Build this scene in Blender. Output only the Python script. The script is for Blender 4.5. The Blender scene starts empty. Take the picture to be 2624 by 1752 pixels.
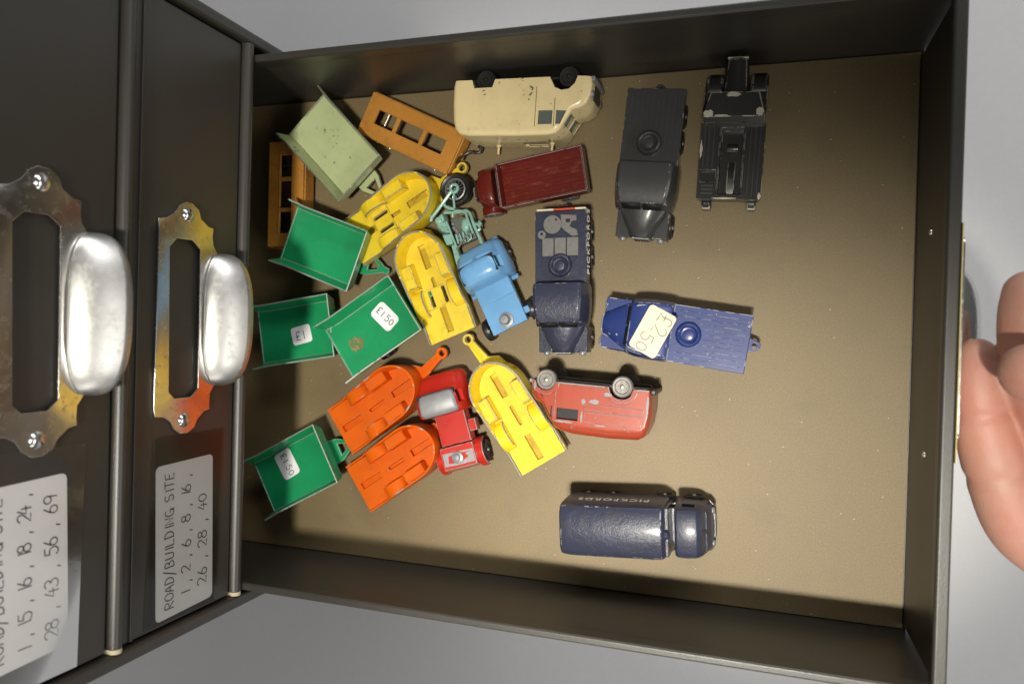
import bpy, bmesh, math, random
from mathutils import Vector, Matrix, noise
from mathutils.geometry import delaunay_2d_cdt
random.seed(7)
R = math.radians
MM = 0.001
sc = bpy.context.scene
col = sc.collection

# ------------------------------------------------------------------ camera, light, exposure
cam_d = bpy.data.cameras.new('camera'); cam = bpy.data.objects.new('camera', cam_d); col.objects.link(cam)
cam.location = (-0.06027, 0.1181, 0.34715)
cam.rotation_euler = (-0.0005, 0.319, 0.0293)
cam_d.sensor_width = 36; cam_d.lens = 26.33; cam_d.clip_start = 0.01; cam_d.clip_end = 20
cam_d.dof.use_dof = True; cam_d.dof.focus_distance = 0.335; cam_d.dof.aperture_fstop = 11
sc.camera = cam

world = bpy.data.worlds.new('World'); sc.world = world; world.use_nodes = True
wb = world.node_tree.nodes['Background']
wb.inputs[0].default_value = (0.95, 0.97, 1.0, 1); wb.inputs[1].default_value = 0.085

def area(name, loc, target, sx, sy, power, color):
    d = bpy.data.lights.new(name, 'AREA'); d.shape = 'RECTANGLE'; d.size = sx; d.size_y = sy
    d.energy = power; d.color = color
    o = bpy.data.objects.new(name, d); col.objects.link(o); o.location = loc
    o.rotation_euler = (Vector(target) - Vector(loc)).to_track_quat('-Z', 'Y').to_euler()
    return o
# a key spot above the tray, an added second spot, two added fills, and ceiling tubes further off that the tray's own walls partly shade
def spot_light(loc, aim, power, cone, soft):
    d = bpy.data.lights.new('spot_light', 'SPOT'); d.energy = power; d.color = (1.0, .945, .83); d.spot_size = R(cone); d.spot_blend = 1.0; d.shadow_soft_size = soft
    o = bpy.data.objects.new('spot_light', d); col.objects.link(o); o.location = loc
    o.rotation_euler = (Vector(aim) - o.location).to_track_quat('-Z', 'Y').to_euler()
spot_light((-.05, -.165, 1.30), (-.05, .0, 0), 92, 18.4, .03)
spot_light((.0, -.165, 1.30), (-.245, .11, 0), 66, 19.5, .07)  # second spot, added to brighten the left side of the tray
area('ceiling_tubes', (0.5, 1.75, 1.05), (0.0, 0.10, 0.0), 2.2, 0.5, 23.0, (1.0, .99, .99))
area('fill_right', (1.9, -.55, 1.10), (-0.2, 0.08, 0.0), 1.8, 0.5, 14.0, (1.0, .97, .92))  # unseen fill from the right, added to soften the cabinet's shade
area('fill_side', (-.1, -2.0, 1.0), (-0.1, -0.1, -.3), 2.2, 0.5, 11.0, (1.0, .96, .90))  # unseen fill, added to brighten the grey floor beside the tray

sc.view_settings.view_transform = 'Standard'; sc.view_settings.look = 'None'
sc.view_settings.exposure = 0.0; sc.view_settings.gamma = 1.0; sc.view_settings.use_curve_mapping = False
sc.cycles.use_denoising = True
sc.cycles.max_bounces = 8; sc.cycles.transparent_max_bounces = 12

# ------------------------------------------------------------------ materials
class NT:
    def __init__(s, name):
        s.m = bpy.data.materials.new(name); s.m.use_nodes = True
        s.t = s.m.node_tree; s.b = s.t.nodes['Principled BSDF']; s.out = s.t.nodes['Material Output']
    def n(s, typ, **kw):
        x = s.t.nodes.new(typ)
        for k, v in kw.items(): setattr(x, k, v)
        return x
    def l(s, a, b): s.t.links.new(a, b)
    def math(s, op, a, b=None, c=None, clamp=False):
        x = s.n('ShaderNodeMath', operation=op); x.use_clamp = clamp
        for i, v in enumerate((a, b, c)):
            if v is None: continue
            if hasattr(v, 'links'): s.l(v, x.inputs[i])
            else: x.inputs[i].default_value = v
        return x.outputs[0]
    def mix(s, f, a, b):
        x = s.n('ShaderNodeMix', data_type='RGBA')
        for i, v in ((0, f), (6, a), (7, b)):
            if hasattr(v, 'links'): s.l(v, x.inputs[i])
            elif i == 0: x.inputs[0].default_value = v
            else: x.inputs[i].default_value = (*v, 1)
        return x.outputs[2]
    def coord(s):
        tc = s.n('ShaderNodeTexCoord'); oi = s.n('ShaderNodeObjectInfo')
        sc_ = s.n('ShaderNodeVectorMath', operation='SCALE'); sc_.inputs[0].default_value = (1.7, 2.3, 3.1)
        s.l(oi.outputs['Random'], sc_.inputs['Scale'])
        ad = s.n('ShaderNodeVectorMath', operation='ADD'); s.l(tc.outputs['Object'], ad.inputs[0]); s.l(sc_.outputs[0], ad.inputs[1])
        return ad.outputs[0], tc.outputs['Object']
    def noise(s, vec, scale, detail=3, rough=.55, dist=0):
        x = s.n('ShaderNodeTexNoise'); s.l(vec, x.inputs['Vector'])
        x.inputs['Scale'].default_value = scale; x.inputs['Detail'].default_value = detail
        x.inputs['Roughness'].default_value = rough; x.inputs['Distortion'].default_value = dist
        return x.outputs['Fac']
    def step(s, v, lo, hi):
        x = s.n('ShaderNodeMapRange', interpolation_type='SMOOTHSTEP'); s.l(v, x.inputs[0])
        x.inputs[1].default_value = lo; x.inputs[2].default_value = hi
        return x.outputs[0]
    def bump(s, h, strength, dist):
        x = s.n('ShaderNodeBump'); x.inputs['Strength'].default_value = strength; x.inputs['Distance'].default_value = dist
        s.l(h, x.inputs['Height']); return x.outputs[0]
    def set(s, **kw):
        for k, v in kw.items():
            i = s.b.inputs[k]
            if hasattr(v, 'links'): s.l(v, i)
            else: i.default_value = (*v, 1) if isinstance(v, tuple) else v

EDGE = {}
def paint(name, c, edge=.5, **kw):
    """toy enamel; edge = share of the knocked edges that is down to bare metal"""
    m = enamel(name, c, None, **kw)
    if edge > 0: EDGE[m.name] = enamel(name + '_edge', c, edge, **kw)
    return m
def enamel(name, c, worn, rough=.33, spots=.3, metal=(.40, .40, .41), coat=.35, grime=.25, grime_c=(.05, .035, .015), tread=None, orange=.15, spec=.3):
    k = NT(name); v, raw = k.coord()
    big = k.noise(v, 90, 3); mid = k.noise(v, 420, 5, .65); fine = k.noise(v, 1500, 3, .6)
    if worn is None:
        sp = k.math('ADD', k.math('MULTIPLY', mid, .75), k.math('MULTIPLY', big, .35))
        chip = k.step(sp, .80 - spots * .2, .815 - spots * .2)
    else:
        e = k.math('ADD', k.math('MULTIPLY', k.noise(v, 260, 5, .7), .7), k.math('MULTIPLY', big, .3))
        chip = k.step(e, .5 + (.5 - worn) * .34 - .012, .5 + (.5 - worn) * .34 + .012)
    tone = k.mix(k.math('MULTIPLY', k.step(big, .35, .75), .35), c, tuple(x * .72 for x in c))
    gm = k.math('MULTIPLY', k.step(k.noise(v, 160, 6, .7, .6), .50, .72), grime)
    tone = k.mix(gm, tone, grime_c)
    mt = k.mix(fine, tuple(x * .7 for x in metal), metal)
    k.set(**{'Base Color': k.mix(chip, tone, mt), 'Metallic': k.math('MULTIPLY', chip, .35)})
    k.set(Roughness=k.math('ADD', k.math('MULTIPLY', k.math('MAXIMUM', chip, gm), .22), k.math('ADD', rough, k.math('MULTIPLY', k.math('SUBTRACT', fine, .5), .16))))
    k.set(**{'Coat Weight': coat, 'Coat Roughness': .16, 'Specular IOR Level': spec})
    h = k.math('SUBTRACT', k.math('MULTIPLY', k.noise(v, 260, 3), orange * 2), k.math('MULTIPLY', chip, .5))
    h = k.math('ADD', h, k.math('MULTIPLY', fine, orange))
    if tread:
        sep = k.n('ShaderNodeSeparateXYZ'); k.l(raw, sep.inputs[0])
        f = 6.2832 / (tread * MM)
        a = k.math('SINE', k.math('MULTIPLY', k.math('ADD', sep.outputs[0], sep.outputs[1]), f * .7071))
        b = k.math('SINE', k.math('MULTIPLY', k.math('SUBTRACT', sep.outputs[0], sep.outputs[1]), f * .7071))
        h = k.math('ADD', h, k.math('MULTIPLY', k.math('MULTIPLY', a, b), .45))
    k.set(Normal=k.bump(h, .55, .00022))
    return k.m

def plain(name, c, rough=.5, metal=0., bump=.0, bscale=600, var=.15, coat=0., spec=.5):
    k = NT(name); v, raw = k.coord()
    n1 = k.noise(v, bscale, 4)
    k.set(**{'Base Color': k.mix(n1, tuple(x * (1 - var) for x in c), tuple(min(1, x * (1 + var)) for x in c)), 'Metallic': metal,
             'Roughness': k.math('ADD', rough, k.math('MULTIPLY', k.math('SUBTRACT', n1, .5), .2)), 'Coat Weight': coat, 'Specular IOR Level': spec})
    if bump: k.set(Normal=k.bump(n1, bump, .0002))
    return k.m

def liner_mat():
    k = NT('liner_board'); v, raw = k.coord()
    n1 = k.noise(raw, 9, 4, .6); n2 = k.noise(raw, 1500, 5, .8); n3 = k.noise(raw, 3600, 2, .6)
    vo = k.n('ShaderNodeTexVoronoi'); k.l(raw, vo.inputs['Vector']); vo.inputs['Scale'].default_value = 170
    speck = k.math('LESS_THAN', vo.outputs['Distance'], .045)
    c = k.mix(n1, (.170, .120, .050), (.203, .149, .067))
    c = k.mix(k.math('MULTIPLY', k.step(n2, .45, .70), .6), c, (.32, .255, .135))
    c = k.mix(k.math('MULTIPLY', k.step(n3, .45, .7), .35), c, (.10, .07, .035))
    c = k.mix(k.math('MULTIPLY', k.step(k.noise(raw, 40, 5, .7), .5, .7), .25), c, (.13, .095, .05))
    c = k.mix(k.math('MULTIPLY', speck, .7), c, (.65, .6, .5))
    k.set(**{'Base Color': c, 'Roughness': k.math('ADD', .46, k.math('MULTIPLY', n2, .16)), 'Specular IOR Level': .6})
    k.set(Normal=k.bump(k.math('ADD', n2, k.math('MULTIPLY', n3, .6)), .5, .00018))
    return k.m

def enamel_mat(name='dark_cabinet_enamel', wear=.45):
    k = NT(name); v, raw = k.coord()
    n = k.noise(raw, 1400, 3, .6); b = k.noise(raw, 14, 4, .6); s = k.noise(raw, 260, 6, .75)
    bv = k.n('ShaderNodeBevel'); bv.samples = 4; bv.inputs['Radius'].default_value = .0008
    ge = k.n('ShaderNodeNewGeometry')
    dt = k.n('ShaderNodeVectorMath', operation='DOT_PRODUCT'); k.l(bv.outputs[0], dt.inputs[0]); k.l(ge.outputs['True Normal'], dt.inputs[1])
    e = k.math('ADD', k.math('MULTIPLY', k.math('SUBTRACT', 1, dt.outputs['Value']), 4), k.math('MULTIPLY', k.math('SUBTRACT', s, .5), 1.5))
    em = k.math('MULTIPLY', k.step(e, .55, 1.0), wear)
    c = k.mix(b, (.031, .028, .0225), (.043, .039, .033)); c = k.mix(em, c, (.20, .18, .15))
    c = k.mix(k.math('MULTIPLY', k.step(s, .62, .75), .25), c, (.07, .065, .055))
    k.set(**{'Base Color': c, 'Roughness': k.math('ADD', .33, k.math('MULTIPLY', b, .12)), 'Specular IOR Level': .6})
    k.set(Normal=k.bump(n, .35, .00012))
    return k.m

def chrome_mat(name='plated_steel', r0=.20):
    k = NT(name); v, raw = k.coord()
    b = k.noise(raw, 300, 4, .7); st = k.noise(raw, 2600, 3, .6)
    c = k.mix(k.math('MULTIPLY', k.step(b, .5, .8), .35), (.74, .73, .70), (.42, .38, .30))
    k.set(**{'Base Color': c, 'Metallic': 1.0, 'Roughness': k.math('ADD', r0, k.math('MULTIPLY', k.step(b, .45, .8), .16))})
    k.set(Normal=k.bump(st, .15, .00008))
    return k.m

def paper_mat(name, c):
    k = NT(name); v, raw = k.coord(); n = k.noise(v, 900, 5, .7); b = k.noise(v, 60, 3)
    k.set(**{'Base Color': k.mix(b, c, tuple(x * .9 for x in c)), 'Roughness': .6}); k.set(Normal=k.bump(n, .2, .00008))
    return k.m

def tape_mat():
    k = NT('clear_tape'); v, raw = k.coord()
    tr = k.n('ShaderNodeBsdfTransparent'); gl = k.n('ShaderNodeBsdfGlossy'); gl.inputs['Roughness'].default_value = .14
    tr.inputs[0].default_value = (.98, .975, .96, 1)
    fr = k.n('ShaderNodeFresnel'); fr.inputs[0].default_value = 1.42
    k.l(k.bump(k.noise(v, 120, 3), .4, .0003), gl.inputs['Normal'])
    mx = k.n('ShaderNodeMixShader'); k.l(fr.outputs[0], mx.inputs[0]); k.l(tr.outputs[0], mx.inputs[1]); k.l(gl.outputs[0], mx.inputs[2])
    k.l(mx.outputs[0], k.out.inputs[0]); return k.m

def skin_mat():
    k = NT('skin'); v, raw = k.coord()
    b = k.noise(raw, 45, 4, .6); m = k.noise(raw, 220, 4, .6); f = k.noise(raw, 1500, 3, .7)
    c = k.mix(k.step(b, .3, .7), (.52, .285, .215), (.53, .235, .175)); c = k.mix(k.math('MULTIPLY', k.step(m, .45, .7), .3), c, (.53, .31, .23))
    w = k.n('ShaderNodeTexWave'); w.inputs['Scale'].default_value = 600; w.inputs['Distortion'].default_value = 6; k.l(raw, w.inputs['Vector'])
    k.set(**{'Base Color': c, 'Roughness': .45, 'Subsurface Weight': .25, 'Subsurface Scale': .004})
    k.b.inputs['Subsurface Radius'].default_value = (1, .35, .2)
    k.set(Normal=k.bump(k.math('ADD', f, k.math('MULTIPLY', w.outputs['Fac'], .25)), .35, .0003))
    return k.m

ENAMEL = enamel_mat(); RAILM = enamel_mat('dark_rail_enamel', .06); LINER = liner_mat(); CHROME = chrome_mat(); SATIN = chrome_mat('satin_plated_steel', .38); TAPE = tape_mat(); SKIN = skin_mat()
PAPER = paper_mat('white_label_paper', (.86, .86, .86)); OLDPAPER = paper_mat('aged_label_paper', (.74, .66, .48)); CARD = paper_mat('yellow_card', (.60, .50, .20))
INK = plain('ballpoint_ink', (.035, .035, .05), .5); FADED = plain('faded_ink', (.22, .20, .17), .6); WHITEINK = plain('white_transfer', (.88, .88, .82), .5); REDINK = plain('red_transfer', (.45, .05, .02), .5)
RUBBER = plain('black_plastic_tyre', (.016, .015, .014), .38, bump=.2); GREYTYRE = plain('grey_metal_wheel', (.17, .16, .145), .45, .3, bump=.6, var=.5, bscale=420)
BLACK = plain('black_interior', (.004, .004, .004), .6); ZINC = plain('bare_zinc', (.27, .27, .275), .45, .4, bump=.4, var=.3); AXLE = plain('steel_axle', (.45, .43, .40), .3, .9)
GLASS = plain('grey_green_glazing', (.11, .13, .12), .15, coat=.5); FLOORM = plain('grey_floor_covering', (.68, .68, .685), .5, bump=.25, bscale=260, var=.05)
BASEPLATE = plain('black_baseplate', (.012, .011, .010), .4, bump=.3)
GREEN = paint('green_enamel', (.012, .285, .105), edge=.74, spots=.05, metal=(.42, .47, .42), grime=.15, orange=.05)
PALE = paint('pale_green_enamel', (.47, .53, .28), edge=.75, spots=.62, metal=(.20, .21, .17), grime=.12, orange=.08)
TAN = paint('tan_enamel', (.50, .22, .035), edge=.40, spots=.0, metal=(.45, .32, .16), tread=1.7, coat=.1, rough=.42)
YELLOW = paint('yellow_enamel', (.82, .60, .022), edge=.62, spots=.22, metal=(.30, .28, .25), tread=.9, grime=.35, grime_c=(.20, .12, .01), coat=.2)
ORANGE = paint('orange_enamel', (.70, .118, .006), edge=.30, spots=.10, metal=(.55, .50, .42), tread=1.0, grime=.18, grime_c=(.30, .05, .01), coat=.03, spec=.1)
CREAM = paint('cream_enamel', (.80, .66, .36), rough=.24, edge=.16, spots=.62, metal=(.12, .10, .09), grime=.08, orange=.06)
MAROON = paint('maroon_enamel', (.125, .011, .006), edge=.70, spots=.10, metal=(.38, .34, .32), grime=.35)
TURQ = paint('pale_turquoise_enamel', (.25, .46, .38), rough=.30, edge=.35, spots=.1, metal=(.10, .11, .10), grime=.35)
SKY = paint('light_blue_enamel', (.155, .36, .62), rough=.30, edge=.22, spots=.02, metal=(.24, .22, .18), grime=.15, orange=.10)
NAVY = paint('navy_enamel', (.030, .034, .060), rough=.33, edge=.34, spots=.22, metal=(.33, .34, .38), coat=.25, orange=.9)
SLATE = paint('dark_slate_enamel', (.042, .042, .042), rough=.36, edge=.34, spots=.22, metal=(.40, .38, .34), coat=.3, orange=.3)
BLACKP = paint('worn_black_enamel', (.024, .024, .023), rough=.32, edge=.50, spots=.12, metal=(.44, .41, .34), coat=.4, orange=.2)
BLUE = paint('royal_blue_enamel', (.020, .038, .16), rough=.38, edge=.46, spots=.52, metal=(.50, .52, .55), coat=.3, orange=.2)
MAROONP = paint('maroon_plank', (.135, .012, .006), edge=-3, spots=.25, metal=(.36, .22, .14), grime=.4, grime_c=(.30, .10, .05))
YELLOWW = paint('yellow_enamel_wall', (.82, .60, .022), edge=.76, spots=.25, metal=(.30, .28, .25), grime=.25, grime_c=(.20, .12, .01), coat=.2)
ORANGEW = paint('orange_enamel_wall', (.70, .118, .006), edge=.34, spots=.15, metal=(.55, .50, .42), grime=.15, grime_c=(.30, .05, .01), coat=.03, spec=.1)
YELLOWD = paint('grimy_shaded_yellow', (.55, .37, .02), edge=0, spots=.1, grime=.7, grime_c=(.14, .08, .01), coat=.05, rough=.5)  # slot floors: grime plus a darker base for the shade in the recess
SLATERIB = paint('dark_slate_rib', (.050, .050, .050), rough=.4, edge=-2, spots=.1)
DULL = plain('dull_grey_casting', (.155, .150, .138), .6, .1, bump=.6, var=.3)
WORN = plain('worn_cream_edge', (.50, .44, .28), .5, bump=.4)
RED = paint('worn_red_enamel', (.48, .021, .012), rough=.30, edge=.66, spots=.46, metal=(.33, .32, .31), coat=.4, grime=.15)
BRICK = paint('brick_red_enamel', (.33, .047, .020), rough=.34, edge=.66, spots=.62, metal=(.29, .285, .28), coat=.3, grime=.2)

# ------------------------------------------------------------------ mesh helpers (all in millimetres)
def inside(p, loop):
    c = False
    for (x0, y0), (x1, y1) in zip(loop, loop[1:] + loop[:1]):
        if (y0 > p[1]) != (y1 > p[1]) and p[0] < (x1 - x0) * (p[1] - y0) / (y1 - y0) + x0: c = not c
    return c
def fill(loops):
    """triangles between an outer loop and its holes"""
    flat = [tuple(p[:2]) for l in loops for p in l]; ed = []; o = 0
    for l in loops: ed += [(o + i, o + (i + 1) % len(l)) for i in range(len(l))]; o += len(l)
    v, e, f, ov, oe, of = delaunay_2d_cdt([Vector(p) for p in flat], ed, [], 0, 1e-6, True)
    back = [min(q) if q else -1 for q in ov]; out = []
    for t in f:
        c = [sum(v[i][k] for i in t) / len(t) for k in (0, 1)]
        if inside(c, [tuple(p[:2]) for p in loops[0]]) and not any(inside(c, [tuple(p[:2]) for p in h]) for h in loops[1:]): out.append(tuple(back[i] for i in t))
    return out
class MB:
    def __init__(s): s.v = []; s.f = []
    def add(s, v, f):
        o = len(s.v); s.v += [tuple(p) for p in v]; s.f += [tuple(i + o for i in q) for q in f]; return s
    def box(s, x0, x1, y0, y1, z0, z1): return s.frus((x0, x1, y0, y1, z0), (x0, x1, y0, y1, z1))
    def frus(s, a, b):
        v = []
        for (x0, x1, y0, y1, z) in (a, b): v += [(x0, y0, z), (x1, y0, z), (x1, y1, z), (x0, y1, z)]
        return s.add(v, [(3, 2, 1, 0), (4, 5, 6, 7), (0, 1, 5, 4), (1, 2, 6, 5), (2, 3, 7, 6), (3, 0, 4, 7)])
    def loft(s, rings, cap=True, close=True):
        n = len(rings[0]); v = [p for r in rings for p in r]; f = []
        for i in range(len(rings) - 1):
            for j in range(n if close else n - 1):
                k = (j + 1) % n; f.append((i * n + j, i * n + k, (i + 1) * n + k, (i + 1) * n + j))
        if cap: f += [tuple(range(n))[::-1], tuple(range((len(rings) - 1) * n, len(rings) * n))]
        return s.add(v, f)
    def prism(s, poly, a, b, axis='z'):
        m = {'z': lambda u, w, t: (u, w, t), 'y': lambda u, w, t: (u, t, w), 'x': lambda u, w, t: (t, u, w)}[axis]
        return s.loft([[m(u, w, a) for u, w in poly], [m(u, w, b) for u, w in poly]])
    def lathe(s, prof, c=(0, 0, 0), axis='z', n=24):
        rings = []
        for r, h in prof:
            q = []
            for i in range(n):
                t = 2 * math.pi * i / n; a, b = r * math.cos(t), r * math.sin(t)
                p = {'z': (a, b, h), 'y': (a, h, b), 'x': (h, a, b)}[axis]; q.append((p[0] + c[0], p[1] + c[1], p[2] + c[2]))
            rings.append(q)
        return s.loft(rings)
    def tube(s, path, r, n=8, flat=1.0):
        P = [Vector(p) for p in path]; rings = []; rr = r if isinstance(r, (list, tuple)) else [r] * len(P)
        up = Vector((0, 0, 1))
        for i, p in enumerate(P):
            d = (P[min(i + 1, len(P) - 1)] - P[max(i - 1, 0)]).normalized()
            u = d.cross(up); u = u.normalized() if u.length > 1e-3 else Vector((1, 0, 0)); w = u.cross(d).normalized()
            rings.append([p + u * rr[i] * math.cos(2 * math.pi * j / n) + w * rr[i] * flat * math.sin(2 * math.pi * j / n) for j in range(n)])
        return s.loft(rings)
    def plate(s, outer, holes, z0, z1):
        loops = [outer] + list(holes); tri = fill(loops)
        flat = [p for l in loops for p in l]; n = len(flat)
        v = [(x, y, z0) for x, y in flat] + [(x, y, z1) for x, y in flat]
        f = [t for t in tri] + [tuple(i + n for i in t) for t in tri]; o = 0
        for l in loops:
            m = len(l)
            for i in range(m): a, b = o + i, o + (i + 1) % m; f.append((a, b, b + n, a + n))
            o += m
        return s.add(v, f)
    def sheet(s, quads):
        for q in quads: s.add(q, [tuple(range(len(q)))])
        return s
    def xf(s, m): s.v = [tuple(m @ Vector(p)) for p in s.v]; return s

def build(name, mb, mat, parent=None, bev=.25, seg=2, sharp=40, solid=0, weld=False):
    me = bpy.data.meshes.new(name)
    me.from_pydata([(x * MM, y * MM, z * MM) for x, y, z in mb.v], [], mb.f)
    bm = bmesh.new(); bm.from_mesh(me)
    if weld or solid: bmesh.ops.remove_doubles(bm, verts=bm.verts, dist=1e-6)
    bmesh.ops.recalc_face_normals(bm, faces=bm.faces); bm.to_mesh(me); bm.free()
    for p in me.polygons: p.use_smooth = True
    if not bev: me.set_sharp_from_angle(angle=R(sharp))
    me.materials.append(mat)
    em = EDGE.get(mat.name)
    if em: me.materials.append(em)
    o = bpy.data.objects.new(name, me); col.objects.link(o)
    if parent is not None: o.parent = parent
    if solid:
        m = o.modifiers.new('thick', 'SOLIDIFY'); m.thickness = solid * MM; m.offset = 0
        if em: m.material_offset_rim = 1
    if bev:
        m = o.modifiers.new('round', 'BEVEL'); m.width = bev * MM; m.segments = seg; m.limit_method = 'ANGLE'; m.angle_limit = R(sharp); m.harden_normals = True; m.use_clamp_overlap = True
        if em: m.material = 1
    return o
def cut(o, mb, bev=.2, sharp=30):
    """take the shapes in mb out of o (windows and recesses), leaving one clean mesh"""
    c = build('cutter', mb, BLACK, o.parent, bev=0)
    o.modifiers.clear()
    m = o.modifiers.new('cut', 'BOOLEAN'); m.object = c; m.operation = 'DIFFERENCE'; m.solver = 'EXACT'
    bpy.context.view_layer.update()
    dg = bpy.context.evaluated_depsgraph_get()
    old = o.data; o.data = bpy.data.meshes.new_from_object(o.evaluated_get(dg)); o.modifiers.clear()
    for p in o.data.polygons: p.use_smooth = True
    if bev:
        m = o.modifiers.new('round', 'BEVEL'); m.width = bev * MM; m.segments = 2; m.limit_method = 'ANGLE'; m.angle_limit = R(sharp); m.harden_normals = True
        if len(o.data.materials) > 1: m.material = 1
    else:
        o.data.set_sharp_from_angle(angle=R(sharp))
        m = o.modifiers.new('even', 'WEIGHTED_NORMAL'); m.keep_sharp = True
    cm = c.data; bpy.data.objects.remove(c); bpy.data.meshes.remove(cm); bpy.data.meshes.remove(old)
    o.data.name = o.name
    return o
def thing(name, label, cat, loc=(0, 0, 0), rz=0, group=None, rot=None):
    o = bpy.data.objects.new(name, None); col.objects.link(o); o.empty_display_size = .01
    o.location = [c * MM for c in loc]
    if rot is not None: o.rotation_euler = rot.to_euler()
    else: o.rotation_euler = (0, 0, R(rz))
    o['label'] = label; o['category'] = cat
    if group: o['group'] = group
    return o
def tilt(rz, pitch=0, roll=0): return Matrix.Rotation(R(rz), 3, 'Z') @ Matrix.Rotation(R(pitch), 3, 'Y') @ Matrix.Rotation(R(roll), 3, 'X')
def superr(a, b, n, e=2.5, half=None):
    out = []
    for i in range(n):
        t = 2 * math.pi * i / n; c, s_ = math.cos(t), math.sin(t)
        out.append((a * math.copysign(abs(c) ** (2 / e), c), b * math.copysign(abs(s_) ** (2 / e), s_)))
    return out
def rrect(x0, x1, y0, y1, r, n=5):
    out = []
    for cx, cy, a in ((x1 - r, y1 - r, 0), (x0 + r, y1 - r, 90), (x0 + r, y0 + r, 180), (x1 - r, y0 + r, 270)):
        for i in range(n + 1): t = R(a + 90 * i / n); out.append((cx + r * math.cos(t), cy + r * math.sin(t)))
    return out

# hand lettering: strokes in a 0..0.62 x 0..1 box
def arc(cx, cy, rx, ry, a0, a1, n=9): return [(cx + rx * math.cos(R(a0 + (a1 - a0) * i / n)), cy + ry * math.sin(R(a0 + (a1 - a0) * i / n))) for i in range(n + 1)]
G = {'R': [[(0, 0), (.05, 1)], [(.05, 1)] + arc(.25, .76, .27, .22, 80, -80) + [(.1, .52), (.55, 0)]], 'O': [arc(.3, .5, .3, .48, 100, 460, 14)], 'A': [[(0, 0), (.25, .95), (.35, .95), (.56, 0)], [(.08, .4), (.5, .42)]],
     'D': [[(.05, 0), (.05, 1)], [(.0, 1)] + arc(.12, .5, .42, .5, 85, -85) + [(.0, 0)]], '/': [[(-.1, -.35), (.55, 1.2)]], 'B': [[(.05, 0), (.05, 1)], [(.05, 1)] + arc(.2, .76, .26, .24, 85, -85) + arc(.2, .26, .34, .27, 85, -90) + [(.0, 0)]],
     'U': [[(.02, 1), (.05, .3)] + arc(.29, .28, .24, .28, 180, 360) + [(.55, 1)]], 'I': [[(.25, 0), (.27, 1)]], 'L': [[(.08, 1), (.05, 0), (.5, .02)]], 'N': [[(.02, 0), (.05, 1), (.48, .04), (.54, 1)]],
     'G': [arc(.32, .5, .3, .5, 55, 330) + [(.58, .42), (.3, .42)], [(.57, .42), (.57, -.05)]], 'S': [arc(.3, .75, .24, .24, 30, 250) + arc(.28, .27, .27, .27, 80, -150)], 'T': [[(-.02, 1), (.6, 1.02)], [(.28, 1), (.26, 0)]],
     'E': [[(.5, 1), (.06, .98), (.04, 0), (.52, .02)], [(.06, .52), (.42, .54)]], '1': [[(.27, 0), (.3, 1)]], '2': [arc(.28, .72, .26, .27, 165, -30) + [(.02, .02), (.56, .02)]], '3': [arc(.25, .76, .26, .23, 150, -80) + arc(.25, .27, .3, .28, 85, -150)],
     '4': [[(.32, 1), (.02, .35), (.6, .38)], [(.42, .7), (.38, -.05)]], '5': [[(.55, 1), (.12, .98), (.08, .6)] + arc(.27, .32, .29, .33, 115, -150)], '6': [[(.42, 1.02), (.1, .5)] + arc(.29, .27, .25, .28, 160, -200, 12)],
     '8': [arc(.3, .76, .22, .22, -60, 300, 10), arc(.29, .27, .27, .27, 90, 450, 12)], '9': [arc(.28, .7, .25, .27, 0, 360, 12), [(.53, .72), (.48, 0)]], '0': [arc(.3, .45, .28, .42, 90, 450, 14)],
     ',': [[(.16, .1), (.08, -.22)]], '.': [[(.1, .0), (.16, .06)]], '£': [arc(.38, .74, .24, .26, 20, 190) + [(.2, .3), (.0, .0), (.25, .06), (.6, .0)], [(.0, .42), (.44, .46)]], 'K': [[(.05, 0), (.05, 1)], [(.5, 1), (.06, .5), (.52, 0)]], 'P': [[(0, 0), (.05, 1)] + arc(.22, .75, .28, .25, 85, -95)], 'C': [arc(.32, .5, .3, .5, 50, 310)], 'F': [[(.5, 1), (.06, .98), (.04, 0)], [(.06, .52), (.42, .54)]]}
def lettering(name, text, origin, u, v, h, w, mat, parent, space=.92, jit=.03, lift=.06):
    """each stroke a thin ribbon lying just above the surface"""
    u = Vector(u).normalized(); v = Vector(v).normalized(); nrm = u.cross(v); o = Vector(origin) + nrm * lift
    mb = MB(); x = 0; rnd = random.Random(text + name)
    for ch in text:
        if ch == ' ': x += .55 * h; continue
        dy = rnd.uniform(-jit, jit) * h; sl = rnd.uniform(-.06, .06)
        for st in G[ch]:
            P = [(x + (px + py * sl) * h, py * h + dy) for px, py in st]; L, Rr = [], []
            for i, (a, b) in enumerate(P):
                c, d = P[min(i + 1, len(P) - 1)], P[max(i - 1, 0)]; tx, ty = c[0] - d[0], c[1] - d[1]; n_ = math.hypot(tx, ty) or 1
                nx, ny = -ty / n_ * w / 2, tx / n_ * w / 2; L.append(o + u * (a + nx) + v * (b + ny)); Rr.append(o + u * (a - nx) + v * (b - ny))
            mb.loft([L, Rr], cap=False, close=False)
        x += (space if ch not in ',.1I' else space * .62) * h
    return build(name, mb, mat, parent, bev=0)
def typeset(name, text, mat, parent, M4, size, width=None):
    """block capitals set in the built-in sans font, as a flat mesh"""
    cu = bpy.data.curves.new('type', 'FONT'); cu.body = text; cu.size = size * MM; cu.align_x = 'CENTER'; cu.align_y = 'CENTER'; cu.extrude = .00003; cu.offset = .00004; cu.space_character = 1.3
    t = bpy.data.objects.new('type', cu); col.objects.link(t); bpy.context.view_layer.update()
    me = bpy.data.meshes.new_from_object(t.evaluated_get(bpy.context.evaluated_depsgraph_get())); bpy.data.objects.remove(t); bpy.data.curves.remove(cu)
    m = Matrix(M4); m.translation *= MM; me.transform(m); me.materials.clear(); me.materials.append(mat); me.name = name
    o = bpy.data.objects.new(name, me); col.objects.link(o); o.parent = parent; return o

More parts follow.
